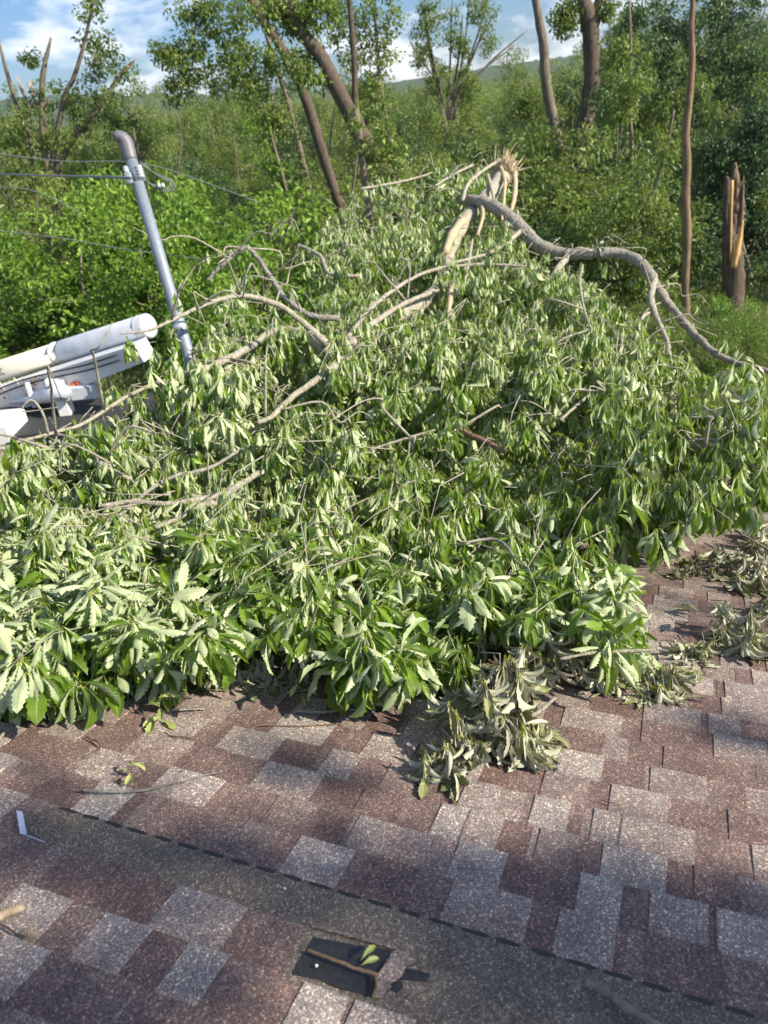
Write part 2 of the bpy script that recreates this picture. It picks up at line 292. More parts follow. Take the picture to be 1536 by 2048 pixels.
for k in range(kmin, kmax2+1):
    s1 = S1+k*E; s0 = s1-E
    strips = []
    if k == 0: strips = [(-1.70, T1)]
    if k == -1: strips = [(-0.735, T1)]
    t = (T0-rr.uniform(0, 0.9)) if k <= kmax else TL
    while t < T1:                                             # one shingle, 1 m long
        te = t+1.0; base_tone = 0.12+0.5*rr.random()
        covered = [(a, b) for a, b in strips if b > t and a < te]
        segs = [(t, te)]
        if covered:
            a = max(covered[0][0], t); segs = [(t, a)] if a > t+0.02 else []
            slab(s0, s1, a, te, 0.0022, 0.0042, 0.3, 0.8)
        for (ta, tb) in segs:
            x = ta
            while x < tb-0.01:                                # patches of pigment along the base layer
                w = min(rr.choice([0.06, 0.09, 0.12, 0.15, 0.19]), tb-x)
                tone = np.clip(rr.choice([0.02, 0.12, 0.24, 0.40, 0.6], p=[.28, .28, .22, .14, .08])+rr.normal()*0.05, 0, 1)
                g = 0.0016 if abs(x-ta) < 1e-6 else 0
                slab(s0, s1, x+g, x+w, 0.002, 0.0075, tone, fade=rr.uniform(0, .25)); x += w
            x = ta+rr.uniform(-0.02, 0.08)
            while x < tb-0.07:                                # raised laminated tabs
                w = min(rr.choice([0.11, 0.14, 0.17, 0.21]), tb-x)
                tone = np.clip(rr.choice([0.12, 0.5, 0.70, 0.85, 0.98], p=[.12, .2, .26, .24, .18])+rr.normal()*0.05, 0, 1)
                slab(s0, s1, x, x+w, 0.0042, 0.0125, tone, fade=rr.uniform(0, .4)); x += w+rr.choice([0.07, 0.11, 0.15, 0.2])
        t = te
me = mb.mesh('roof', M['shingle'], False); at = me.attributes.new('strip', 'FLOAT', 'POINT'); at.data.foreach_set('value', np.array(sa, np.float32))
roof = link_mesh('roof', me, house)
mb = MB(); mb.box(RP((SMIN+SMAX)/2, (T0+T1)/2, -0.03), AX*(SMAX-SMIN)/2, BX*(T1-T0)/2, NX*0.02); mb.box(RP((SMAX+SMAX2)/2, (TL+T1)/2, -0.033), AX*(SMAX2-SMAX)/2, BX*(T1-TL)/2, NX*0.02)
mb.build('roof_deck', M['felt'], house, False)
tag(roof, 'mottled maroon and pale grey asphalt shingles with a strip torn off')
# exposed felt, dashes of sealant
mb = MB()
def patch(pts, h=0.0052):
    P = [roof_px(x, y)+NX*h for x, y in pts]; mb.add(P+[p-NX*0.002 for p in P], [list(range(len(P)))[::-1]]+[[i, (i+1) % len(P), (i+1) % len(P)+len(P), i+len(P)] for i in range(len(P))])
patch([(628, 1876), (640, 1880), (712, 1893), (781, 1903), (757, 1950), (752, 1999), (720, 1990), (680, 1981), (636, 1962), (584, 1951), (604, 1915)])
u = mb.build('exposed_underlayment', M['felt'], house, False); tag(u, 'black felt showing where a shingle tab is missing')
mb = MB(); patch([(812, 1940), (836, 1944), (861, 1951), (852, 1967), (826, 1964), (799, 1963), (806, 1950)])
patch([(788, 1967), (797, 1963), (806, 1968), (805, 1979), (793, 1988), (782, 1983)])
mb.build('exposed_underlayment', M['felt'], house, False)
mb = MB(); t = -1.66
while t < 3.0:
    w = 0.062+rr.uniform(-0.008, 0.012); cc = []
    for j in range(14):
        an = j/14*2*math.pi; cc.append(RP(S1-0.006+0.0062*math.sin(an)*rr.uniform(.7, 1.2), t+w/2+w/2*np.sign(math.cos(an))*abs(math.cos(an))**0.5, 0.0052))
    mb.add(cc+[p-NX*0.002 for p in cc], [list(range(14))[::-1]]+[[i, (i+1) % 14, (i+1) % 14+14, i+14] for i in range(14)]); t += w+rr.uniform(0.014, 0.026)
mb.build('sealant_strip', M['tar'], house, False)
mb = MB(); P = [RP(a_, b_, h_) for a_, b_, h_ in ((1.375, -.515, .009), (1.383, -.478, .013), (1.366, -.452, .017), (1.345, -.468, .014), (1.318, -.470, .010), (1.290, -.488, .012), (1.25, -.492, .010), (1.244, -.513, .009), (1.30, -.522, .014), (1.34, -.512, .016))]
mb.add(P+[p-NX*0.0035 for p in P], [list(range(10))[::-1]]+[[i, (i+1) % 10, (i+1) % 10+10, i+10] for i in range(10)], 0.55); fm = mb.build('torn_shingle', M['shingle'], house, False)
mb = MB(); P = [RP(a_, b_, h_) for a_, b_, h_ in ((1.372, -.73, .0085), (1.378, -.62, .0095), (1.384, -.51, .0085), (1.394, -.51, .006), (1.390, -.62, .006), (1.383, -.735, .006))]
mb.add(P+[p-NX*0.003 for p in P], [list(range(6)), [11, 10, 9, 8, 7, 6]]+[[i, i+6, (i+1) % 6+6, (i+1) % 6] for i in range(6)], 0.4); mb.build('torn_shingle', M['shingle'], house, False)
# walls below the eaves
mb = MB()
for (s, t_a, t_b) in ((5.4, T0+.3, T1-.3),):
    a, b = RP(s, t_a), RP(s, t_b); d = (b-a); L_ = np.linalg.norm(d[:2]); d = nrm(np.array([d[0], d[1], 0])); nn = np.array([-d[1], d[0], 0]); z = a[2]-0.15
    mb.box([(a[0]+b[0])/2, (a[1]+b[1])/2, z/2], d*L_/2, nn*0.1, [0, 0, z/2])
    mb.build('wall', M['siding'], house, False)
mb = MB(); mb.box(RP(SMAX+0.012, (T0+TL)/2, -0.09), AX*0.012, BX*(TL-T0)/2, NX*0.08); mb.box(RP(SMAX2+0.012, (TL+T1)/2, -0.09), AX*0.012, BX*(T1-TL)/2, NX*0.08); mb.build('fascia', M['white'], house, False)

# ------------------------------------------------------------------ oak leaves
def leaves(P, D, Nn, L, tone, ns=17, cols=3, curv=None, fold=None, width=0.21, teeth=0.16, rg=rng):
    n = len(P); D = nrm(D); Nn = nrm(Nn-D*np.sum(D*Nn, 1, keepdims=True)); S = np.cross(D, Nn)
    u = np.linspace(0, 1, ns)
    sh = np.clip((u-0.07)/0.93, 0, 1); w = width*np.power(np.sin(np.pi*np.power(sh, 1.35)), 0.75); w[0] = 0.010; w[u < 0.09] = 0.013; w[-1] = 0.004
    tw = np.ones(ns); tw[1::2] -= teeth; w = w*tw
    c = (rg.uniform(0.3, 1.5, n) if curv is None else curv)[:, None]; c = np.where(abs(c) < 0.05, 0.05, c)
    ph = (rg.uniform(0.05, 0.65, n) if fold is None else fold)[:, None]
    th = c*u[None]; X = np.sin(th)/c; Z = -(1-np.cos(th))/c
    side = rg.normal(0, 0.10, n)[:, None]*(u[None]**2)
    mid = P[:, None]+L[:, None, None]*(X[..., None]*D[:, None]+Z[..., None]*Nn[:, None]+side[..., None]*S[:, None])
    Nl = np.cos(th)[..., None]*Nn[:, None]+np.sin(th)[..., None]*D[:, None]
    wav = rg.uniform(0, 6.3, n)[:, None]; wf = rg.uniform(9, 16, n)[:, None]; tw_ = rg.normal(0, 0.25, n)[:, None]*u[None]
    js = [-1, 0, 1] if cols == 3 else [-1, -0.5, 0, 0.5, 1]; Vs = []; UV = []
    wid = rg.uniform(0.82, 1.18, n)[:, None]
    for j in js:
        ww = w[None]*L[:, None]*wid*abs(j); a_ = ph*abs(j)+tw_*j
        zz = np.sin(a_)+0.14*np.sin(wf*u[None]+wav+j)*abs(j)
        Vs.append(mid+(np.sign(j)*np.cos(a_)*ww)[..., None]*S[:, None]+(ww*zz)[..., None]*Nl)
        UV.append(np.stack([np.broadcast_to(u, (n, ns)), np.full((n, ns), float(j))], -1))
    k = len(js); V = np.stack(Vs, 2).reshape(-1, 3); UV = np.stack(UV, 2).reshape(-1, 2)
    q = []
    for i in range(ns-1):
        for j in range(k-1): q.append([i*k+j, i*k+j+1, (i+1)*k+j+1, (i+1)*k+j])
    q = np.array(q)                                             # front side faces +N
    Fq = (np.arange(n)[:, None, None]*(ns*k)+q[None]).reshape(-1, 4)
    return V, Fq, np.repeat(tone, ns*k), UV
class LB:
    def __init__(s): s.p = []
    def add(s, *a): s.p.append(a)
    def build(s, name, mat, parent=None):
        off = 0; Vs, Fs, Ts, Us = [], [], [], []
        for V, Fq, T, U in s.p: Vs.append(V); Fs.append(Fq+off); Ts.append(T); Us.append(U); off += len(V)
        return link_mesh(name, make_mesh(name, np.vstack(Vs), np.vstack(Fs), mat, True, {'tone': np.concatenate(Ts)}, np.vstack(Us)), parent)
def rosettes(cent, axis, nl, Lr, flip, droop, tone, ns=17, cols=3, spread=0.75, curv=(0.3, 1.4), fold=(0.15, 1.0), width=0.20, rg=rng, teeth=0.16):
    """cent (m,3), axis (m,3): twig tips; hanging bunches of leaves"""
    P, D, Nn, L, T, C = [], [], [], [], [], []
    for c, a, fl, tn in zip(cent, axis, flip, tone):
        k = int(rg.integers(nl[0], nl[1]+1)); a = nrm(a); dr_ = droop*rg.uniform(.45, 1.25); b = nrm(np.cross(a, [0.3, 0.2, 0.93])); e = np.cross(a, b)
        an = np.arange(k)*2.4+rg.uniform(0, 6.3)+rg.normal(0, .25, k); O = np.outer(np.cos(an), b)+np.outer(np.sin(an), e)
        d = nrm(O*rg.uniform(0.5, 1.0, (k, 1))*spread+a*rg.uniform(0.1, 0.7, (k, 1))+np.array([0, 0, -1.])*dr_*rg.uniform(0.5, 1.2, (k, 1))+rg.normal(0, .17, (k, 3)))
        nn = O*0.9+np.array([0, 0, 0.7])+rg.normal(0, 0.25, (k, 3))
        f = np.where(rg.random(k) < fl, -1.0, 1.0)
        P.append(c-a*rg.uniform(0, 0.07, (k, 1))+d*0.01); D.append(d); Nn.append(nn*f[:, None]); L.append(rg.uniform(Lr[0], Lr[1], k)*rg.uniform(.72, 1.22)); T.append(np.clip(tn+rg.normal(0, 0.17, k), 0, 1)); C.append(rg.uniform(curv[0], curv[1], k)*f)
    P, D, Nn = np.vstack(P), np.vstack(D), np.vstack(Nn); L, T, C = map(np.concatenate, (L, T, C))
    return leaves(P, D, Nn, L, T, ns, cols, C, rg.uniform(fold[0], fold[1], len(L)), width, teeth, rg)
DT_Y = [250, 300, 400, 500, 600, 700, 740, 800, 850, 900, 950, 1000, 1080, 1150, 1250, 1350, 1440, 1600]
DT_T = [14.5, 13.5, 11.5, 10, 8.5, 7.0, 6.3, 6.0, 5.6, 5.25, 4.9, 4.5, 3.95, 3.55, 3.15, 2.92, 2.80, 2.36]
def Dp(py): return np.interp(py, DT_Y, DT_T)

# ------------------------------------------------------------------ the fallen oak
tree = empty('fallen_tree', (4.0, 12.0, 0), 'large broken oak fallen across the roof with green and pale leaves', 'tree')
def limb(pts, off=-0.12, seg=10, mat='bark', rough=0.10, name='limb', n=7, parent=tree, d=None):
    P = []; Rr = []
    for i, (x, y, w) in enumerate(pts):
        dd = (Dp(y) if d is None else (d if np.isscalar(d) else d[i]))+off; P.append(W(x, y, dd)); Rr.append(w*(0.86 if mat == 'bark_pale' else 0.84)*0.5*dd/F)
    Pc = catmull(P, n); Rc = np.interp(np.linspace(0, 1, len(Pc)), np.linspace(0, 1, len(Rr)), Rr)
    Pc[1:-1] += rng.normal(size=Pc[1:-1].shape)*Rc[1:-1, None]*0.07
    m = MB(); m.tube(Pc, Rc, seg, rough); 
    return (m.build(name, M[mat], parent) if name else m), Pc, Rc
# broken upright end of the trunk with torn fibres
_, Pt, Rt = limb([(1008, 350, 40), (978, 392, 40), (932, 440, 34), (900, 500, 30), (885, 560, 30), (850, 602, 32), (795, 630, 36), (745, 655, 34), (700, 680, 34), (655, 700, 30)], off=0.15, mat='bark_pale', name='trunk', seg=12)
mb = MB(); tip = Pt[0]; up = nrm(Pt[0]-Pt[6]); dd = Dp(330)
for i in range(230):
    a = rng.uniform(0, 6.28); r = Rt[0]*math.sqrt(rng.random())*1.05; b = nrm(np.cross(up, [0, 1, 0])); c = np.cross(up, b)
    s = tip+b*r*math.cos(a)+c*r*math.sin(a)-up*0.15; ln = rng.uniform(0.1, 0.42); di = nrm(up*0.6+np.array([0.15, 0, 0.6])+rng.normal(size=3)*0.42)
    mb.tube([s, s+di*ln*0.5, s+di*ln+rng.normal(size=3)*0.03], [0.015, 0.011, 0.002], 5, a=rng.random())
mb.build('splintered_wood', M['wood'], tree)
for pts in ([(1000, 330, 10), (1010, 360, 9), (1008, 400, 8), (1004, 440, 6)], [(1030, 345, 12), (1030, 385, 12), (1022, 425, 9)], [(975, 350, 9), (985, 385, 8), (990, 412, 5)], [(960, 395, 10), (966, 430, 8), (955, 470, 8)], [(925, 440, 20), (905, 470, 22), (890, 505, 18)], [(903, 565, 12), (900, 600, 14), (897, 630, 10)], [(945, 480, 6), (938, 520, 8), (930, 560, 6)]):
    limb(pts, off=-0.35, mat='wood' if pts[0][2] > 9 else 'bark_pale', name='torn_strip', seg=7)
LIMBS = [
 ([(915, 402, 12), (945, 400, 24), (985, 412, 32), (1040, 455, 34), (1080, 492, 32), (1135, 508, 27), (1190, 506, 26), (1245, 508, 26), (1290, 535, 26), (1320, 585, 24), (1350, 625, 21), (1400, 680, 18), (1450, 718, 15), (1545, 745, 12)], 'bark', -0.5, [12.1, 11.7, 11.4, 11, 10.7, 10.5, 10.4, 10.3, 10, 9.6, 9.3, 8.8, 8.4, 8]),
 ([(1138, 508, 15), (1108, 550, 14), (1088, 590, 11), (1062, 625, 8)], 'bark_pale', -0.5, [10.5, 10, 9.6, 9.2]),
 ([(1308, 560, 16), (1302, 600, 15), (1315, 640, 12), (1336, 690, 11), (1340, 760, 9), (1352, 830, 7)], 'bark_pale', -0.5, [9.7, 9.3, 9, 8.5, 8, 7.4]),
 ([(1305, 624, 8), (1285, 635, 8), (1268, 680, 7), (1250, 770, 5)], 'bark_pale', -0.5, [9.2, 9, 8.7, 8.2]),
 ([(655, 700, 32), (610, 672, 22), (555, 660, 20), (500, 695, 18), (440, 725, 17), (385, 747, 14), (330, 762, 11), (260, 790, 9), (170, 845, 8), (110, 865, 8), (-5, 893, 6)], 'bark_pale', -0.25, None),
 ([(655, 690, 20), (612, 650, 14), (560, 612, 13), (490, 592, 12), (430, 602, 10), (360, 632, 9), (300, 660, 6), (240, 668, 3)], 'bark_pale', -0.3, [7, 7, 6.9, 6.7, 6.5, 6.2, 6, 5.9]),
 ([(690, 720, 26), (640, 755, 16), (590, 790, 14), (545, 832, 13), (515, 845, 10)], 'bark_pale', -0.25, None),
 ([(415, 562, 9), (440, 535, 10), (488, 496, 12), (515, 515, 12), (545, 560, 12), (575, 600, 12), (620, 630, 14), (680, 638, 14)], 'bark', -0.3, [8.3, 8.3, 8.3, 8.3, 8.2, 8.0, 7.9, 7.9]),
 ([(700, 690, 20), (742, 650, 14), (800, 612, 12), (850, 590, 10), (905, 569, 7)], 'bark_pale', -0.35, None),
 ([(690, 680, 12), (760, 600, 9), (850, 545, 8), (940, 530, 8), (1035, 532, 7), (1098, 545, 6)], 'bark_pale', -0.4, None),
 ([(1040, 463, 11), (1005, 492, 10), (960, 512, 8), (890, 530, 6)], 'bark_pale', -0.4, None),
 ([(596, 490, 8), (640, 512, 9), (660, 548, 8), (720, 552, 9)], 'bark_pale', -0.3, None),
 ([(1000, 320, 7), (960, 345, 8), (935, 370, 9), (925, 400, 8)], 'bark_pale', -0.5, None),
 ([(720, 378, 5), (785, 367, 6), (835, 355, 5), (865, 345, 3)], 'bark_pale', -0.5, None),
 ([(870, 372, 4), (905, 350, 6), (945, 330, 6)], 'bark_pale', -0.5, None),
 ([(1165, 530, 5), (1160, 570, 6), (1175, 640, 5), (1210, 700, 4)], 'bark_pale', -0.4, None),
 ([(200, 1012, 10), (270, 1003, 13), (330, 1008, 13), (395, 1000, 14), (450, 985, 15), (520, 945, 13)], 'bark_pale', -0.12, None),
 ([(310, 1055, 9), (350, 1040, 11), (400, 1012, 15), (440, 1003, 17), (467, 975, 15)], 'bark_pale', -0.16, None),
 ([(240, 1030, 8), (330, 960, 9), (420, 935, 9), (480, 900, 7)], 'bark', -0.05, None),
 ([(1160, 1095, 14), (1230, 1060, 15), (1310, 1030, 14), (1390, 1000, 12), (1460, 965, 11), (1545, 920, 9)], 'bark_dark', -0.1, None),
 ([(1120, 840, 7), (1180, 790, 7), (1230, 770, 6)], 'bark_pale', -0.3, None),
 ([(900, 850, 12), (940, 870, 16), (980, 888, 14), (1010, 905, 9)], 'bark_tan', -0.2, None),
 ([(930, 1085, 6), (985, 1078, 7), (1015, 1095, 7), (1035, 1125, 6), (1075, 1145, 5)], 'bark', -0.25, None),
 ([(1120, 1318, 7), (1180, 1306, 8), (1245, 1302, 8), (1312, 1300, 7)], 'bark_pale', -0.16, None),
 ([(1405, 812, 6), (1470, 855, 5), (1545, 905, 5)], 'bark_pale', -0.5, None),
 ([(1350, 840, 5), (1400, 895, 6), (1480, 920, 6), (1545, 950, 5)], 'bark_pale', -0.6, None),
 ([(740, 900, 6), (800, 880, 6), (870, 860, 5)], 'bark', -0.25, None),
 ([(85, 905, 4), (110, 885, 5), (112, 866, 4)], 'bark_pale', -0.3, [5.3, 5.3, 5.3]),
 ([(110, 866, 5), (150, 880, 5), (200, 920, 5), (270, 965, 4)], 'bark_pale', -0.35, None),
]
limbP = []
for pts, mt, off, d in LIMBS:
    _, Pc, _ = limb(pts, off=off, mat=mt, d=d); limbP.append(Pc)
ALLP = np.vstack(limbP+[Pt])

def inpoly(x, y, poly):
    c = False; j = len(poly)-1
    for i in range(len(poly)):
        (xi, yi), (xj, yj) = poly[i], poly[j]
        if (yi > y) != (yj > y) and x < (xj-xi)*(y-yi)/(yj-yi)+xi: c = not c
        j = i
    return c
def scatter(poly, n, doff=(0, 0.6), rg=rng, ymin=None):
    xs_ = [p[0] for p in poly]; ys_ = [p[1] for p in poly]; out = []
    while len(out) < n:
        x, y = rg.uniform(min(xs_), max(xs_)), rg.uniform(min(ys_), max(ys_))
        if inpoly(x, y, poly): out.append((x, y, rg.uniform(*doff)))
    return out
MR = np.random.default_rng(42); MN = [(MR.uniform(-40, 1560), MR.uniform(380, 1340), MR.uniform(0, 1)) for _ in range(230)]; MN = np.array(MN); MSZ = np.interp(MN[:, 1], [380, 1340], [34, 95])*MR.uniform(.7, 1.3, len(MN)); MT = MR.normal(0, 1, len(MN))
def mound(x, y):
    q = np.exp(-((MN[:, 0]-x)**2+((MN[:, 1]-y)*1.25)**2)/MSZ**2); i = int(np.argmax(q)); return q[i], MT[i]
def lump(x, y):   # mounds of foliage
    return -0.46*mound(x, y)[0]+0.16+0.10*math.sin(x*0.017+1.3)*math.cos(y*0.021+0.4)+0.1*math.sin(x*0.041+y*0.03)
twmb = MB()
def spray(poly, n, nl, Lr, flipf, droop, tonef, ns, cols, doff=(0, 0.5), dfun=None, twig=(0.15, 0.45), hoist=0.0, gap=0.0, **kw):
    P, A, Fl, Tn = [], [], [], []
    for (x, y, o) in scatter(poly, n, doff):
        if gap and mound(x, y)[0] < 0.42 and rng.random() < gap: continue
        base = (Dp(y) if dfun is None else dfun(x, y)); sc = base/3.2
        d = base+o*min(sc, 1.8)+lump(x, y)*sc; p = W(x, y-hoist/d*F*0.5, d)
        h = (p-R0) @ NX
        if (p-R0) @ AX < SMAX and h < 0.10: p = p+NX*(0.10-h+rng.uniform(0, 0.05))
        a = nrm(np.array([-0.25, -0.75, 0.25])+rng.normal(0, 0.55, 3)); P.append(p); A.append(a)
        mt_ = mound(x, y)[1]; Fl.append(np.clip(flipf(x, y)+0.28*mt_, 0.03, 0.97)); Tn.append(tonef(x, y)+0.12*mt_)
        if twig and rng.random() < 0.22:
            l = rng.uniform(*twig); q = p-a*l*0.5+rng.normal(size=3)*0.03; r0 = 0.0028 if base > 4 else 0.002
            twmb.tube([p, q, p-a*l+np.array([rng.normal()*0.05, 0.05, -0.08])], [r0*0.8, r0*1.2, r0*1.8], 5)
    return rosettes(P, A, nl, Lr, Fl, droop, Tn, ns, cols, **kw)
fl = lambda v: (lambda x, y: v)
# near front mass
front = [(-40, 1080), (120, 1060), (330, 1050), (520, 1075), (700, 1090), (820, 1110), (930, 1080), (1060, 1110), (1130, 1110), (1225, 1125), (1255, 1180), (1275, 1240), (1290, 1290), (1230, 1315), (1190, 1262), (965, 1255), (930, 1330), (860, 1345), (680, 1340), (640, 1290), (560, 1270), (480, 1290), (380, 1320), (250, 1345), (120, 1360), (-40, 1360)]
def flfront(x, y):
    if (x < 330) and y > 1050: return 0.75
    if x > 850 and y < 1300: return 0.52
    if 380 < x < 800: return 0.14
    return 0.5
lb = LB()
lb.add(*spray(front, 900, (9, 14), (0.095, 0.16), flfront, 0.95, lambda x, y: 0.5+rng.normal()*0.2, 19, 5, doff=(-0.08, 0.38), spread=0.85, width=0.18, fold=(.15, 1.1), teeth=0.27))
lb.add(*spray([(-30, 1340), (330, 1345), (330, 1375), (60, 1400), (-30, 1390)], 34, (8, 11), (0.12, 0.18), fl(0.6), 1.3, fl(0.55), 19, 5, doff=(-0.03, 0.1)))
lb.add(*spray([(650, 1290), (930, 1290), (930, 1350), (680, 1360)], 40, (7, 10), (0.11, 0.16), fl(0.2), 1.4, fl(0.35), 19, 5, doff=(-0.03, 0.15)))
lb.build('leafy_spray', M['oak'], tree)
# middle band over the roof
mid = [(-40, 905), (120, 890), (240, 830), (330, 770), (420, 750), (560, 720), (700, 730), (900, 700), (1080, 720), (1180, 760), (1260, 900), (1250, 1010), (1200, 1090), (1240, 1130), (1000, 1120), (700, 1110), (300, 1100), (-40, 1110)]
def flmid(x, y):
    if 700 < x < 960 and y > 690: return 0.15
    if 950 < x < 1250 and y > 880: return 0.3
    return 0.8 if y < 1000 else 0.68
lb = LB(); lb.add(*spray(mid, 3300, (8, 13), (0.10, 0.16), flmid, 1.8, lambda x, y: 0.5+rng.normal()*0.2, 13, 3, doff=(0.0, 0.75), width=0.155, fold=(.3, 1.25), spread=0.75, teeth=0.22, gap=0.5))
lb.build('leafy_spray', M['oak'], tree)
# far part of the crown around the trunk
far = [(330, 745), (400, 680), (440, 620), (520, 640), (640, 640), (660, 560), (640, 450), (690, 400), (745, 350), (850, 340), (880, 330), (960, 340), (1010, 430), (1075, 520), (1160, 540), (1220, 590), (1290, 640), (1290, 740), (1230, 780), (1000, 740), (700, 760)]
lb = LB(); lb.add(*spray(far, 4600, (8, 12), (0.10, 0.165), fl(0.92), 2.3, lambda x, y: 0.72+rng.normal()*0.2, 9, 3, doff=(-0.12, 1.0), twig=(0.2, 0.6), width=0.15, fold=(.3, 1.25), spread=0.7, gap=0.6))
lb.add(*spray([(330, 760), (420, 700), (640, 740), (1000, 700), (1300, 700), (1300, 820), (700, 800)], 700, (8, 12), (0.10, 0.165), fl(0.65), 2.0, fl(0.5), 9, 3, doff=(0.1, 0.9)))
lb.add(*spray([(1010, 560), (1120, 570), (1230, 600), (1300, 660), (1400, 720), (1420, 790), (1250, 800), (1000, 740), (820, 640), (900, 600)], 620, (8, 12), (.10, .165), fl(.85), 2.2, fl(.6), 9, 3, doff=(-.2, .9), width=.15, fold=(.3, 1.2), spread=.7))
lb.add(*spray([(400, 610), (470, 560), (500, 520), (530, 560), (560, 620), (480, 650)], 30, (5, 8), (0.11, 0.16), fl(0.6), 1.8, fl(0.5), 9, 3))
lb.add(*spray([(600, 480), (680, 470), (700, 600), (620, 610)], 60, (5, 8), (0.11, 0.16), fl(0.5), 1.8, fl(0.35), 9, 3, doff=(0.2, 1)))
lb.build('leafy_spray', M['oak'], tree)
lb = LB()
for Pc in limbP+[Pt]:                                       # bunches growing along the limbs themselves
    if np.linalg.norm(Pc[0]-C0) < 4.2: continue
    k = max(2, int(np.linalg.norm(np.diff(Pc, axis=0), axis=1).sum()*3.2)); i = rng.integers(0, len(Pc), k); c = Pc[i]+rng.normal(size=(k, 3))*np.array([.13, .10, .10])-np.array([0, .1, .02]); keep = (c-R0) @ NX > 0.12; c = c[keep]
    if len(c): lb.add(*rosettes(c, rng.normal(size=(len(c), 3))*.6+np.array([-.2, -.6, .1]), (6, 9), (.11, .18), np.full(len(c), .75), 1.9, rng.uniform(.3, .9, len(c)), 11, 3, width=0.17, spread=.6))
lb.build('leafy_spray', M['oak'], tree)
lb = LB(); lb.add(*spray([(350, 742), (480, 725), (480, 840), (350, 860)], 46, (7, 10), (.11, .17), fl(.7), 1.7, fl(.6), 11, 3, doff=(-.5, .0), width=.16))
lb.add(*spray([(310, 640), (350, 650), (350, 730), (330, 790), (200, 830), (120, 860), (190, 790), (290, 740)], 34, (5, 8), (.11, .17), fl(.7), 1.9, fl(.6), 11, 3, doff=(-.4, .2), width=.16, spread=.6))
lb.add(*spray([(-40, 890), (100, 870), (200, 840), (400, 760), (420, 900), (100, 930), (-40, 930)], 150, (6, 9), (.11, .17), fl(.7), 1.6, fl(.6), 11, 3, doff=(-.1, .5), width=.16))
lb.build('leafy_spray', M['oak'], tree)
# shaded bunches hanging over the right of the roof
rt = [(1190, 800), (1300, 770), (1400, 780), (1545, 800), (1545, 940), (1480, 1000), (1330, 1000), (1200, 950)]
rt_low = [(1230, 960), (1400, 960), (1490, 950), (1500, 1000), (1400, 1030), (1340, 1080), (1240, 1090)]
dr = lambda x, y: np.interp(y, [700, 800, 950, 1100], [6.0, 5.0, 4.1, 3.7])
lb = LB(); lb.add(*spray(rt, 260, (10, 15), (0.11, 0.18), fl(0.45), 2.3, fl(0.3), 15, 3, doff=(0, 0.5), dfun=dr, spread=0.55, width=.14, fold=(.3, 1.2)))
lb.add(*spray(rt_low, 44, (8, 12), (0.12, 0.18), fl(0.5), 2.1, fl(0.35), 15, 3, doff=(0, 0.4), dfun=dr, spread=0.55))
lb.add(*spray([(1395, 740), (1545, 700), (1545, 900), (1480, 880), (1420, 850)], 60, (6, 9), (0.12, 0.17), fl(0.4), 1.7, fl(0.75), 13, 3, dfun=dr))
lb.add(*spray([(1480, 900), (1545, 880), (1545, 1000), (1500, 1010)], 9, (6, 9), (0.12, 0.17), fl(0.4), 1.7, fl(0.4), 13, 3, dfun=dr))
lb.build('leafy_spray', M['oak'], tree)
for Pc in limbP:
    if np.linalg.norm(Pc[0]-C0) < 4.6: continue
    for q in range(max(2, int(len(Pc)/9))):
        s0 = Pc[rng.integers(3, len(Pc)-1)]
        if s0[0] < -2.3: continue
        d = nrm(rng.normal(size=3)*np.array([1, .45, .6])+np.array([0, -.2, .25])); l = rng.uniform(.3, 1.05)
        P = catmull([s0, s0+d*l*.4+np.array([0, 0, .08*l]), s0+d*l*.55+rng.normal(size=3)*.05, s0+d*l*.75+np.array([0, -.05, .0])+rng.normal(size=3)*.07, s0+d*l+np.array([0, -.1, -.15*l])+rng.normal(size=3)*.08], 4); twmb.tube(P, np.linspace(.011, .003, len(P)), 6)
twmb.build('twigs', M['bark_pale'], tree)

# ------------------------------------------------------------------ wilted sprigs lying on the roof
def wilted(label, spots, stems=(), pal=0.7, L=(0.10, 0.165), n=(16, 23)):
    g = empty('wilted_branch', roof_px(spots[0][0], spots[0][1]+20), label, 'branch', 'wilted leafy branches lying on the roof')
    P, A, T = [], [], []; more = 'heap' in label or 'limp' in label
    for (x, y, h) in list(spots)+([(x+rng.normal()*14, y+rng.normal()*9, h+rng.uniform(0, .05)) for x, y, h in spots] if more else []):
        p = roof_px(x, y, h); P.append(p); A.append(nrm(np.array([0, -0.4, -0.2])+rng.normal(0, 0.5, 3))); T.append(pal+rng.normal()*0.2)
    V, Fq, tn, uv = rosettes(P, A, n, L, [0.6]*len(P), 1.9, T, 15, 5, spread=0.55, curv=(0.6, 3.0), fold=(0.7, 1.6), width=0.17, teeth=0.22)
    h = (V-R0) @ NX; V = V+np.outer(np.maximum(0.012+rng.random(len(V))*0.006-h, 0), NX)
    link_mesh('wilted_leaves', make_mesh('wilted_leaves', V, Fq, M['wilt'], True, {'tone': tn}, uv), g)
    for (x, y, h) in spots:
        m = MB(); p = roof_px(x, y, h); m.tube([p, p+NX*0.02+np.array([0.01, 0.06, 0.0]), p+np.array([rng.normal()*.03, 0.13, -0.02])], [0.0012, 0.002, 0.0028], 5); m.build('stem', M['bark_pale'], g)
    for pts in stems:
        m = MB(); Pc = catmull([roof_px(x, y, h) for x, y, h, w in pts], 5); m.tube(Pc, np.interp(np.linspace(0, 1, len(Pc)), np.linspace(0, 1, len(pts)), [q[3] for q in pts])*0.5*2.7/F, 7, 0.05); m.build('stem', M['bark_pale'], g)
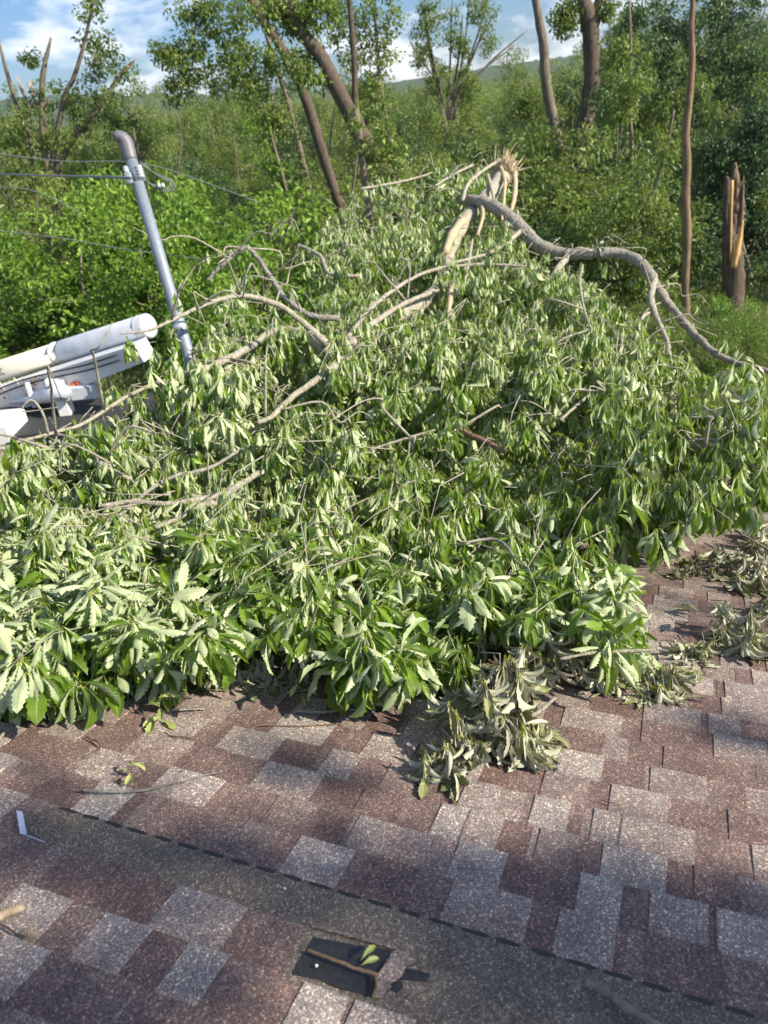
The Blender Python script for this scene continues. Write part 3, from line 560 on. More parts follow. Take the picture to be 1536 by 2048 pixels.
wilted('limp grey-green leaf bunches spilling lowest from the green mass beside a pale snapped stem', [(905, 1480, .10), (885, 1500, .08), (925, 1470, .12), (900, 1530, .05), (870, 1520, .05), (1010, 1450, .12), (1035, 1475, .09), (1060, 1480, .07), (1000, 1420, .16), (985, 1390, .2), (1085, 1475, .035), (930, 1400, .17), (1020, 1400, .16), (960, 1360, .22), (1000, 1340, .25), (1045, 1330, .24), (930, 1430, .14)],
       [[(1050, 1440, .03, 8), (1085, 1418, .05, 8), (1110, 1395, .07, 8)]])
wilted('crumpled grey leaves hanging under the pale stick at the right end of the green mass', [(1080, 1300, .2), (1110, 1320, .17), (1070, 1340, .15), (1140, 1300, .18), (1040, 1290, .24), (1170, 1330, .13), (1100, 1275, .24), (1200, 1345, .1), (1060, 1375, .1), (1235, 1350, .08)])
wilted('curled olive leaf bunch lying on bare shingles right of the green mass', [(1310, 1370, .06), (1330, 1385, .05), (1300, 1400, .03), (1350, 1390, .04), (1340, 1350, .08), (1320, 1330, .08), (1370, 1340, .04), (1290, 1340, .08)])
wilted('long heap of withered leaves near the right edge of the roof, above the bare shingles', [(1460, 1245, .10), (1440, 1260, .08), (1480, 1260, .08), (1430, 1280, .05), (1500, 1275, .06), (1530, 1270, .06), (1460, 1225, .13), (1410, 1290, .03), (1390, 1300, .02), (1520, 1240, .1), (1360, 1310, .02), (1470, 1290, .03), (1540, 1290, .03)], [[(1500, 1225, .05, 5), (1560, 1265, .03, 4)]])
wilted('dry leaf heap farthest up the right edge behind the hanging green leaves', [(1440, 1100, .12), (1480, 1110, .1), (1520, 1120, .1), (1400, 1130, .06), (1430, 1140, .05), (1470, 1145, .05), (1500, 1150, .06), (1530, 1160, .08), (1540, 1200, .1), (1500, 1080, .12), (1380, 1115, .06), (1525, 1050, .12), (1545, 1085, .1), (1350, 1150, .03)], [[(1470, 1060, .12, 8), (1545, 1105, .1, 9)], [(1420, 1110, .1, 6), (1545, 1130, .12, 8)]])
wilted('small dry crumpled leaves in the notch at the front left of the green mass', [(520, 1320, .1), (500, 1340, .06), (560, 1350, .06), (530, 1370, .03), (580, 1370, .04), (470, 1330, .09), (400, 1365, .04), (420, 1350, .07), (600, 1330, .09)], pal=0.4)

# loose leaves
def loose(label, px, py, L, ang, mat, n=1, tone=0.7, curl=1.0, name='fallen_leaf', spread=0.5, fold=0.6, group=None):
    p = roof_px(px, py, 0.016); P, D, Nn = [], [], []
    for i in range(n):
        a = ang+(i-(n-1)/2)*spread+rng.normal()*0.1; P.append(p+NX*rng.uniform(0, 0.012*n)); D.append(BX*math.cos(a)+AX*math.sin(a)+NX*rng.uniform(0.1, 0.35)); Nn.append(NX+rng.normal(size=3)*0.2)
    V, Fq, tn, uv = leaves(np.array(P), np.array(D), np.array(Nn), np.full(n, L)*rng.uniform(.8, 1.15, n), np.full(n, tone), 17, 5, np.full(n, curl), np.full(n, fold), 0.2, 0.3)
    h = (V-R0) @ NX; V = V+np.outer(np.maximum(0.0135-h, 0), NX)
    o = link_mesh(name, make_mesh(name, V, Fq, M[mat], True, {'tone': tn}, uv)); return tag(o, label, 'leaf', group)
loose('pale green spiky leaf lying alone on the left of the shingles', 262, 1556, 0.055, 1.2, 'fresh', 5, 0.7, 0.8, spread=1.1)
loose('flattened tuft of yellow-green leaves just in front of the green mass', 322, 1440, 0.085, 0.4, 'fresh', 9, 0.4, 0.9, spread=0.65)
loose('yellowish leaves under the green mass, left of the thick white twig', 600, 1400, 0.07, 0.2, 'fresh', 6, 0.3, 1.2, spread=0.7)
loose('ragged yellow-brown leaf pointing right from the lowest limp bunch', 1085, 1483, 0.11, 0.15, 'wilt', 3, 0.8, 1.4)
loose('curled pale leaf with a dark tip beside the olive bunch', 1372, 1398, 0.10, 0.35, 'wilt', 1, 0.95, 0.5)
loose('large crumpled leaf over the edge of the bare shingles right of the green mass', 1340, 1335, 0.12, 0.45, 'wilt', 2, 0.9, 1.3)
loose('two slim straw-coloured leaves on the shaded shingles', 1345, 1222, 0.13, 0.0, 'wilt', 3, 1.0, 0.8, spread=0.3, fold=1.1)
loose('tiny rolled leaf farther up the shaded shingles', 1340, 1198, 0.05, 1.2, 'wilt', 2, 0.9, 1.5)
loose('small bright leaf on the twig over the black felt', 722, 1932, 0.05, 1.0, 'fresh', 2, 0.6, 0.5, spread=0.5)
# twigs
def stick(label, pts, mat='bark', name='twig', fork=None, h=0.016):
    m = MB(); P = catmull([roof_px(x, y, h+0.004*(i % 2)) for i, (x, y, w) in enumerate(pts)], 6); t = [roof_px(x, y)@(R@[0, 0, 1.]) - C0@(R@[0, 0, 1.]) for x, y, w in pts]
    rads = np.array([w*0.5*tt/F for (x, y, w), tt in zip(pts, t)]); rc = np.interp(np.linspace(0, 1, len(P)), np.linspace(0, 1, len(pts)), rads)
    P = P+rng.normal(size=P.shape)*0.0006; m.tube(P, rc*(1+rng.normal(size=len(P))*0.06), 8, 0.05)
    if fork:
        Pf = catmull([roof_px(x, y, h) for x, y, w in fork], 5); m.tube(Pf, np.linspace(fork[0][2], fork[-1][2], len(Pf))*0.5*t[0]/F, 7, 0.05)
    return tag(m.build(name, M[mat]), label, 'twig')
stick('long bent grey twig below the pale spiky leaf', [(163, 1580, 6), (220, 1583, 5), (290, 1580, 5), (345, 1566, 5), (400, 1552, 4), (445, 1543, 3)], h=0.024)
stick('short twig beside the yellow-green tuft', [(325, 1424, 3), (370, 1419, 4), (410, 1418, 4)], 'bark_pale')
stick('thicker white-barked twig under the front of the green mass', [(592, 1422, 6), (650, 1424, 6), (690, 1418, 6), (718, 1421, 5)], 'bark_pale')
stick('thin reddish twig in front of the white-barked twig', [(490, 1462, 2), (530, 1449, 2.5), (600, 1452, 2.5), (700, 1446, 2)], 'bark_tan')
stick('small hooked twig at the left of the roof', [(172, 1474, 3), (196, 1484, 4), (200, 1496, 3), (185, 1505, 3), (168, 1514, 2)], 'bark_dark')
stick('dark curved twig right of the hooked twig', [(325, 1464, 2), (350, 1473, 3), (385, 1475, 3)], 'bark_dark')
stick('pale stick entering from the left edge beneath the leaves', [(-20, 1500, 6), (5, 1470, 6), (25, 1450, 4)], 'bark_pale')
stick('forked brown twig lying across the black felt', [(614, 1900, 7), (660, 1916, 7), (710, 1936, 7), (755, 1951, 8)], 'bark_tan', fork=[(750, 1949, 7), (753, 1970, 6), (749, 1994, 5)], h=0.02)
stick('thick weathered stick at the bottom right of the roof', [(1172, 1962, 17), (1205, 1978, 19), (1235, 2003, 17), (1275, 2030, 17), (1330, 2060, 16)], 'bark', h=0.024)
stick('dark twig at the left edge below the wood chip', [(-10, 1842, 4), (20, 1860, 4), (50, 1876, 5)], 'bark_dark')
stick('short dark crooked twig near the shingle seam by the felt', [(825, 2005, 4), (830, 1995, 3), (833, 1985, 2)], 'bark_tan')
stick('thin green-brown straw on the right-hand shingles', [(1205, 1600, 2), (1225, 1606, 2.5), (1248, 1610, 2)], 'bark_tan')
# wood chip, dry tuft, plastic flake
m = MB(); Pc = catmull([roof_px(-22, 1845, .02), roof_px(5, 1829, .024), roof_px(30, 1820, .024), roof_px(50, 1816, .018)], 5)
m.tube(Pc, np.interp(np.linspace(0, 1, len(Pc)), [0, .3, .8, 1], [.012, .0125, .010, .004]), 7, 0.12); tag(m.build('wood_chip', M['wood']), 'pale orange splinter of wood at the left edge of the roof', 'wood chip')
m = MB()
for i in range(26):
    p = roof_px(48+rng.normal()*5, 1876+rng.normal()*3, 0.015); d = nrm(BX*rng.uniform(0.0, 1)+AX*rng.uniform(-.3, .8)+NX*rng.uniform(0, .3)); l = rng.uniform(.01, .05); m.tube([p, p+d*l*.5+NX*.004, p+d*l], [.0007, .0006, .0003], 4)
tag(m.build('dry_tuft', M['bristle']), 'wispy tuft of dried brown plant fibres on a dark red tab', 'debris')
m = MB(); q = [roof_px(33, 1622, .03), roof_px(45, 1624, .03), roof_px(54, 1671, .014), roof_px(40, 1668, .014)]
m.add(q+[p+NX*0.002 for p in q], [[0, 1, 2, 3], [7, 6, 5, 4], [0, 4, 5, 1], [1, 5, 6, 2], [2, 6, 7, 3], [3, 7, 4, 0]])
q = catmull([roof_px(53, 1671, .014), roof_px(70, 1677, .014), roof_px(90, 1684, .014)], 3); m.tube(q, 0.0014, 5)
tag(m.build('plastic_flake', M['clear'], smooth=False), 'thin whitish sliver standing at the left end of the bare strip', 'debris')
for i, (x, y, lb_) in enumerate([(570, 1777, 'tiny white crumb on the dark bare strip'), (633, 1931, 'tiny white crumb on the black felt'), (404, 1980, 'scrap of moss on a reddish tab'), (362, 1543, 'small dark bark crumb near the long grey twig'), (1375, 1637, 'small yellow scrap at the right side of the roof')]):
    m = MB(); p = roof_px(x, y, 0.014)
    d = nrm(rng.normal(size=3))*0.004; m.tube([p-d, p-d*.4, p+d*.5, p+d], [0.001, 0.0032, 0.0028, 0.001], 7, .2)
    tag(m.build('crumb', [M['white'], M['white'], M['bg_dark'], M['bark_dark'], M['bristle']][i]), lb_, 'debris')

# ------------------------------------------------------------------ service mast and wires
MD = 6.5
mast = empty('service_mast', roof_px(432, 985), 'leaning grey metal electric service mast rising behind the leaves at left', 'mast')
base, top = W(388, 745, MD), W(262, 318, MD); ax = nrm(top-base); rad = 0.5*23.5*MD/F
s_ = 0.0; foot = base.copy()
while (foot-R0) @ NX > -0.05: foot = foot-ax*0.05
m = MB(); m.tube([foot, base, (base+top)/2, top], rad, 20); m.build('pipe', M['steel'], mast)
left = nrm(np.cross(ax, -ray(300, 400)))
if left[0] > 0: left = -left
toc = nrm(-ray(262, 300))
m = MB(); hp = [top-ax*0.02, top+ax*0.07, top+ax*0.14, top+ax*0.185+left*0.02+toc*.01, top+ax*0.205+left*0.05+toc*.02, top+ax*0.20+left*0.085+toc*.03]
m.tube(catmull(hp, 4), np.interp(np.linspace(0, 1, 21), [0, .08, .12, .5, .8, .95, 1], [rad*1.02, rad*1.05, rad*1.15, rad*1.2, rad*1.05, rad*0.8, rad*0.45]), 20); m.build('weatherhead', M['headgrey'], mast)
cl = W(276, 352, MD); m = MB(); m.tube([cl-ax*0.055, cl+ax*0.055], rad*1.18, 20); m.box(cl+left*(rad+0.03)+toc*0.02, left*0.03, toc*0.025, ax*0.05, bev=0.006); m.build('clamp', M['steel'], mast)
m = MB(); c2 = cl-left*(rad*0.5)+toc*(rad+0.01)+ax*0.035
for k in range(4): m.tube([c2+ax*(0.045-0.028*k), c2+ax*(0.027-0.028*k)], [0.032, 0.024], 14)
m.build('insulator', M['bright'], mast); m = MB(); c3 = cl+left*(rad+0.03)+toc*0.02+ax*.07; m.tube([c3-ax*.03, c3+ax*.03], [0.024, 0.02], 12); m.build('insulator', M['bright'], mast)
m = MB(); c4 = W(361, 654, MD); m.tube([c4-ax*0.03, c4+ax*0.03], rad*1.14, 20); c5 = c4+toc*rad*1.15-left*0.02; m.tube([c5, c5+toc*0.03], [0.015, 0.012], 10); m.build('clamp', M['bright'], mast)
# short drop loop and connectors at the clamp
m = MB()
for k in range(3):
    a = top+ax*0.17+left*0.07+toc*0.03; e = cl-left*(rad+0.03)+toc*.02
    m.tube(catmull([cl-left*rad+ax*(.10+.01*k), cl-left*(.14+.015*k)-ax*(.02*k), cl-left*(.26+.01*k)-ax*(.10+.02*k), cl-left*(.15+.02*k)-ax*(.16+.01*k), cl-left*rad-ax*.05], 5), 0.004, 6)
m.build('drip_loop', M['wire'], mast)
m = MB()
for k in range(2): p = W(318+8*k, 371, MD); m.tube([p+ax*.018, p-ax*.018], 0.014, 10)
m.build('connector', M['bright'], mast)
def wire(label, pts, r, Y, group='overhead wires in front of the woods', sag=0.0):
    m = MB(); P = catmull([WY(x, y, yy) for (x, y), yy in zip(pts, Y)], 8); m.tube(P, r, 6); return tag(m.build('power_line', M['wire']), label, 'wire', group)
wire('twisted service cable running from the mast clamp to the left edge', [(-60, 346), (80, 351), (180, 353), (262, 356)], 0.012, [14, 10.5, 8.5, 6.35])
wire('slack cable loop beside the twisted service cable at left', [(-40, 372), (50, 378), (110, 398), (160, 425)], 0.012, [20, 20, 20, 20])
wire('thin wire crossing behind the mast toward the middle trees', [(-60, 300), (120, 322), (300, 330), (520, 405)], 0.012, [21, 21, 21, 21])
wire('lower thin wire in front of the bright green vines', [(-60, 455), (120, 476), (260, 500), (420, 520)], 0.012, [20, 20, 20, 20])

# ------------------------------------------------------------------ bucket truck
truck = empty('bucket_truck', (-7.5, 13.5, 0), 'white utility bucket truck with its boom folded down, half hidden behind the leaves', 'truck')
def tube2(a, b, ra, rb, name, mat, seg=24):
    m = MB(); m.tube([a, a*.5+b*.5, b], [ra, (ra+rb)/2, rb], seg); return m.build(name, M[mat], truck)
A0, A1 = W(-130, 782, 15.0), W(299, 651, 12.2)          # axis of the upper boom
bax = nrm(A1-A0); split = W(128, 703, 13.15); split = A0+bax*((split-A0) @ bax)
tube2(A0, split, 0.19, 0.185, 'boom', 'cream'); 
m = MB(); m.tube([split-bax*0.03, split+bax*0.02, A1-bax*.02, A1], [0.198, 0.198, 0.198, 0.175], 24); m.build('boom_sleeve', M['greywhite'], truck)
upv = nrm(np.cross(bax, [0, 1, 0])); upv = upv if upv[2] > 0 else -upv; fr = np.cross(bax, upv); fr = fr if fr[1] < 0 else -fr
B0, B1 = W(-130, 848, 14.9), W(290, 699, 12.1); b2 = nrm(B1-B0); u2 = nrm(upv-b2*(upv @ b2)); L2 = np.linalg.norm(B1-B0)
f2 = nrm(np.cross(b2, u2)); f2 = f2 if f2[1] < 0 else -f2
m = MB(); c = (B0+B1)/2
# tapered lower boom: deeper at the left end
for (s0, s1_, h0, h1) in ((0, .6, .36, .27), (.6, 1.0, .27, .185)):
    q = []
    for s, h in ((s0, h0), (s1_, h1)):
        o = B0+b2*L2*s
        for (uu, ff) in ((-1, -1), (1, -1), (1, 1), (-1, 1)): q.append(o+u2*uu*h*0.8+f2*ff*0.16)
    m.add(q, [[0, 1, 5, 4], [1, 2, 6, 5], [2, 3, 7, 6], [3, 0, 4, 7], [3, 2, 1, 0], [4, 5, 6, 7]])
m.build('lower_boom', M['white'], truck, False)
m = MB(); e = W(276, 702, 12.1)+f2*0.15; m.tube([e-f2*.05, e+f2*.05], 0.085, 20); m.tube([e+f2*.05, e+f2*.06], 0.045, 16); m.build('pivot_pin', M['bright'], truck)
for (x, y, r) in ((84, 755, .055), (67, 746, .02), (96, 740, .02), (113, 744, .015), (74, 772, .02), (10, 772, .02), (8, 796, .02)):
    m = MB(); dd = 13.6-(x/290.)*1.2; e = W(x, y, dd); e = e+f2*(0.166-(e-B0) @ f2 if True else 0); m.tube([e-f2*.004, e+f2*.012], r, 14); m.build('bolt', M['bristle'], truck)
for xx in (62, 14):
    m = MB(); e = W(xx, 762 if xx > 30 else 778, 13.5); e = e+f2*(0.164-(e-B0) @ f2); m.box(e, b2*.012, u2*.2, f2*.006); m.build('weld_band', M['cream'], truck, False)
for q in (-.05, .04):
    m = MB(); Ph = catmull([B0+b2*L2*u-u2*(.02+.05*math.sin(u*9))+f2*(.19+abs(q)*.2)+u2*(.24-.12*u+q) for u in np.linspace(.1, .93, 8)], 4); m.tube(Ph, .013, 6); m.build('hose', M['rubber'], truck)
for u in (.35, .62, .97):
    m = MB(); e = A0+(A1-A0)*u; m.tube([e-bax*.012, e+bax*.012], .203, 24); m.build('band', M['greywhite'], truck)
# lettering AEC on the boom, follows the tube
for i, ch in enumerate('AEC'):
    cu = bpy.data.curves.new('letter', 'FONT'); cu.body = ch; cu.size = 0.17; cu.extrude = 0.003
    ob = bpy.data.objects.new('tmp', cu); col.objects.link(ob); dg = bpy.context.evaluated_depsgraph_get(); me = bpy.data.meshes.new_from_object(ob.evaluated_get(dg)); bpy.data.objects.remove(ob)
    me.materials.clear(); me.materials.append(M['ink'])
    pos = W(-5+10*i, 738-3*i, 13.9); pos = A0+bax*((pos-A0) @ bax); out = nrm(fr*0.9+upv*0.15); upt = nrm(np.cross(out, bax)); upt = upt if upt[2] > 0 else -upt
    pos = pos+out*0.193-upt*0.07
    Mx = Matrix(((bax[0]*.75, upt[0], out[0], pos[0]), (bax[1]*.75, upt[1], out[1], pos[1]), (bax[2]*.75, upt[2], out[2], pos[2]), (0, 0, 0, 1))); me.transform(Mx)
    link_mesh('lettering', me, truck)
# pedestal, cylinder, deck, body, cab, wheels
P1, P2 = W(22, 803, 13.3), W(135, 795, 12.7); tube2(P1, P2, .06, .06, 'hydraulic_rod', 'greywhite', 16)
P1, P2 = W(75, 795, 13.0), W(132, 783, 12.6); tube2(P1, P2, .11, .11, 'hydraulic_cylinder', 'greywhite', 18)
X_, Y_, Z_ = np.array([1., 0, 0]), np.array([0, 1., 0]), np.array([0, 0, 1.])
m = MB(); c = W(125, 795, 12.9); m.box(c+Z_*0.0, X_*.10, Y_*.12, Z_*.30, bev=.015); m.box(W(108, 762, 12.9), X_*.12, Y_*.1, Z_*.06, bev=.01); m.build('pedestal', M['white'], truck, False)
m = MB(); c = W(62, 790, 13.1); m.box(c, X_*.03, Y_*.03, Z_*.22); m.build('bracket', M['white'], truck, False)
m = MB(); c = W(152, 770, 12.8); m.tube([c-Z_*.06, c+Z_*.04, c+Z_*.06], [.085, .085, .06], 16); m.build('beacon', M['orange'], truck)
m = MB(); c = W(168, 783, 12.8); m.box(c, X_*.22, Y_*.1, Z_*.12, bev=.02); m.build('valve_box', M['greywhite'], truck, False)
dk = W(95, 838, 12.9); zt = dk[2]
m = MB(); m.box([dk[0]+0.1, dk[1]+0.1, zt-0.05], X_*1.5, Y_*.75, Z_*.05); m.build('deck', M['darkdeck'], truck, False)
m = MB(); m.box([dk[0]+0.1, dk[1]-0.62, zt-0.42], X_*1.5, Y_*.03, Z_*.3); m.box([dk[0]+1.6, dk[1]+.1, zt-0.42], X_*.03, Y_*.72, Z_*.3)
for k in range(5): m.box([dk[0]-0.2+.14*k, dk[1]-0.66, zt-.28], X_*.012, Y_*.012, Z_*.14, m=1)
m.build('side_panel', [M['darkdeck'], M['greywhite']], truck, False)
m = MB(); c = W(-60, 872, 12.2); m.box(c-Z_*.3+Y_*.4, X_*.62, Y_*.4, Z_*.42, bev=.03); m.build('tool_box', M['white'], truck, False)
m = MB(); c = W(185, 915, 11.9); m.box(c+Y_*.1, X_*.17, Y_*.06, Z_*.3, bev=.02); m.build('mudguard', M['white'], truck, False)
m = MB(); m.box([dk[0]-3.4, dk[1]+.1, 1.45], X_*1.2, Y_*.95, Z_*.75, bev=.15); m.build('cab', M['white'], truck, False)
m = MB(); m.box([dk[0]-3.4, dk[1]-.86, 1.75], X_*.75, Y_*.012, Z_*.28, bev=.01); m.build('window', M['glass'], truck, False)
m = MB(); m.box([dk[0]-1.2, dk[1]+.1, .62], X_*3.3, Y_*.4, Z_*.12); m.build('chassis', M['darkdeck'], truck, False)
for (xx, yy) in ((-3.2, -.75), (-3.2, .95), (1.0, -.62), (1.0, .85)):
    m = MB(); c = np.array([dk[0]+xx, dk[1]+yy, .48]); m.tube([c-Y_*.13, c-Y_*.1, c+Y_*.1, c+Y_*.13], [.42, .47, .47, .42], 24); m.tube([c-Y_*.14, c+Y_*.14], .22, 16, m=1); m.build('wheel', [M['rubber'], M['bright']], truck)

# ------------------------------------------------------------------ woodland
def bgleaves(P, D, Nn, L, tone, wid=0.5):
    D = nrm(D); Nn = nrm(Nn-D*np.sum(D*Nn, 1, keepdims=True)); S = np.cross(D, Nn); L = L[:, None]
    V = np.stack([P, P+D*L*.5+S*L*wid*.5+Nn*L*.07, P+D*L-Nn*L*.12, P+D*L*.5-S*L*wid*.5+Nn*L*.07], 1).reshape(-1, 3)
    return V, np.arange(len(P)*4).reshape(-1, 4), np.repeat(tone, 4)
def clumps(cent, rad, nper, L, droop=0.5, rg=rng, flat=0.75):
    """leaf clumps: cent (m,3), rad (m,)"""
    m = len(cent); k = nper; c = np.repeat(cent, k, 0); r = np.repeat(rad, k)
    o = nrm(rg.normal(size=(m*k, 3))); P = c+o*(r*rg.uniform(0.35, 1.0, m*k)**0.6)[:, None]*np.array([1, 1, flat])
    D = o*0.6+rg.normal(size=o.shape)*0.55-np.array([0, 0, droop]); Nn = o*0.7+np.array([0, 0, 0.8])+rg.normal(size=o.shape)*0.45
    tone = np.clip(np.repeat(rg.uniform(0.2, 0.8, m), k)+rg.normal(0, 0.18, m*k), 0, 1)
    return bgleaves(P, D, Nn, rg.uniform(0.7, 1.3, m*k)*L, tone)
def crown_variant(name, seed, rx, rz, zc, nc, nper, L, mat, trunk_r, bark='bark_bg', cr=(0.22, 0.42), hollow=0.35, limbs=6):
    rg = np.random.default_rng(seed); o = nrm(rg.normal(size=(nc, 3))); rr_ = (hollow+(1-hollow)*rg.random(nc))**0.7
    lobes = 1+0.25*np.sin(o[:, 0]*3+seed)+0.2*np.cos(o[:, 2]*4+seed*2)+0.15*rg.normal(size=nc)
    cent = o*(rr_*lobes)[:, None]*np.array([rx, rx, rz])+np.array([0, 0, zc]); cent[:, 2] = np.maximum(cent[:, 2], 0.15)
    rad = rg.uniform(cr[0], cr[1], nc)*(rx**0.5)
    V, Fq, tn = clumps(cent, rad, nper, L, rg=rg); cm_ = make_mesh('crown', V, Fq, M[mat], False, {'tone': tn})
    m = MB(); P = catmull([[0, 0, -.6], [rg.normal()*.06, rg.normal()*.06, zc*.4], [rg.normal()*.15, rg.normal()*.15, zc], [rg.normal()*.2, rg.normal()*.2, zc+rz*.7]], 4); m.tube(P, np.linspace(trunk_r, trunk_r*.2, len(P)), 8)
    for i in rg.choice(nc, limbs, replace=False):
        s = P[rg.integers(3, len(P)-3)]; m.tube(catmull([s, (s+cent[i])/2+np.array([0, 0, .1*rx]), cent[i]], 3), np.linspace(trunk_r*.45, trunk_r*.1, 7), 5)
    return cm_, m.mesh('trunk', M[bark])
VAR = {
 'shrub': [crown_variant('shrub', s, 1.7, 1.35, 1.35, 36, 150, 0.12, mt, .05, cr=(.27, .42), hollow=.55) for s, mt in ((1, 'bg_bright'), (2, 'bg_green'), (3, 'bg_olive'), (13, 'bg_dark'))],
 'small': [crown_variant('small', s, 2.3, 2.6, 3.2, 46, 150, 0.16, mt, .10, cr=(.30, .48), hollow=.6) for s, mt in ((4, 'bg_green'), (5, 'bg_green'), (6, 'bg_olive'), (14, 'bg_dark'))],
 'big': [crown_variant('big', s, 3.2, 4.2, 7.2, 60, 165, 0.21, mt, .20, cr=(.34, .56), hollow=.6) for s, mt in ((7, 'bg_green'), (8, 'bg_olive'), (9, 'bg_green'), (10, 'bg_dark'))]}
HT = {'shrub': 2.7, 'small': 5.8, 'big': 11.4}
def plant(kind, v, x, y, height, label, cat, group, wide=1.0):
    cmesh, tmesh = VAR[kind][v]; s = height/HT[kind]
    root = bpy.data.objects.new('shrub' if kind == 'shrub' else 'tree', None); col.objects.link(root); root.location = (x, y, float(terr(x, y))); root.rotation_euler = (0, 0, rng.uniform(0, 6.3)); root.scale = (s*wide, s*wide, s)
    tag(root, label, cat, group)
    for nm, me_ in (('crown', cmesh), ('trunk', tmesh)):
        o = bpy.data.objects.new(nm, me_); col.objects.link(o); o.parent = root
    return root
CN = {'bg_bright': 'bright green', 'bg_green': 'mid green', 'bg_olive': 'olive green', 'bg_dark': 'dark green'}
KM = {'shrub': ['bg_bright', 'bg_green', 'bg_olive', 'bg_dark'], 'small': ['bg_green', 'bg_green', 'bg_olive', 'bg_dark'], 'big': ['bg_green', 'bg_olive', 'bg_green', 'bg_dark']}
rows = [(23.5, 'shrub', 2.6, -8.0), (26.5, 'shrub', 2.8, -6.6), (30, 'small', 3.6, -4.6), (35, 'small', 4.2, -3.4), (41, 'big', 5.0, -2.6), (49, 'big', 5.8, -1.9), (59, 'big', 6.4, -1.4), (71, 'big', 7.2, -1.4), (86, 'big', 8.4, -0.9), (105, 'big', 9.8, -0.5), (130, 'big', 11.5, -0.2), (160, 'big', 13.5, 0.0)]
for (Y, kind, step, elv) in rows:
    x = -0.66*Y-rng.uniform(0, step)
    while x < 0.66*Y:
        px_ = x/Y; yy = Y*(1+rng.normal()*0.045)
        e = elv+rng.normal()*(1.1 if Y < 60 else 0.6)
        if px_ < -0.26: e += 0.5
        if px_ > 0.2 and Y > 28: e += 2.2 if px_ > .3 else 1.0
        if Y > 40 and rng.random() < 0.28: e += 1.7
        top_ = CAM_H+yy*math.tan(math.radians(e)); h = top_-float(terr(x, yy))
        h = max(h, 1.2)
        skip = (Y < 25 and px_ < -0.22 and rng.random() < 0.75) or (Y < 28 and 0.28 < px_ < 0.60 and rng.random() < 0.35)
        if not skip:
            v = int(rng.integers(0, min(3, len(VAR[kind]))))
            if kind == 'shrub' and px_ > 0.12: v = int(rng.choice([1, 2, 3, 3]))
            if Y < 31 and -0.36 < px_ < -0.12 and kind == 'shrub': v = 0
            if kind != 'shrub' and ((px_ > 0.24 and Y < 75 and rng.random() < 0.55) or (Y < 50 and rng.random() < 0.18)): v = 3
            cn_ = CN[KM[kind][v]]
            lab = {'shrub': cn_+' leafy shrub at the near edge of the woods behind the yard', 'small': cn_+' young bushy tree in the front of the wood', 'big': cn_+' full-crowned tree farther back in the sunlit wood'}[kind]
            plant(kind, v, x, yy, h, lab, 'shrub' if kind == 'shrub' else 'tree', cn_+(' shrubs along the edge of the woods' if kind == 'shrub' else ' trees in the front of the wood' if kind == 'small' else ' trees filling the wood behind'), wide=max(0.75, min(1.5, step/HT[kind]*1.25*HT[kind]/h)) if kind != 'shrub' else 1.25)
        x += step*rng.uniform(0.75, 1.15)
# far wood as one mass
rg = np.random.default_rng(5); cents, rads = [], []
for i in range(2300):
    Y = 190+430*rg.random()**1.2; x = rg.uniform(-0.7, 0.7)*Y; g = float(terr(x, Y)); e = np.interp(Y, [190, 620], [-0.75, 0.0])+np.interp(x/Y, [-.4, -.25, -.1, .1, .3], [.9, .7, 0, 0, .6]); 
    topz = min(6+Y*math.tan(math.radians(e)), g+17); cents.append([x, Y, topz-rg.uniform(0.5, 4)]); rads.append(rg.uniform(2.8, 4.6))
V, Fq, tn = clumps(np.array(cents), np.array(rads), 75, 0.85, rg=rg)
tag(link_mesh('distant_wood', make_mesh('distant_wood', V, Fq, M['bg_green'], False, {'tone': tn})), 'distant wooded valley below the hazy hills', 'woodland', kind='stuff')

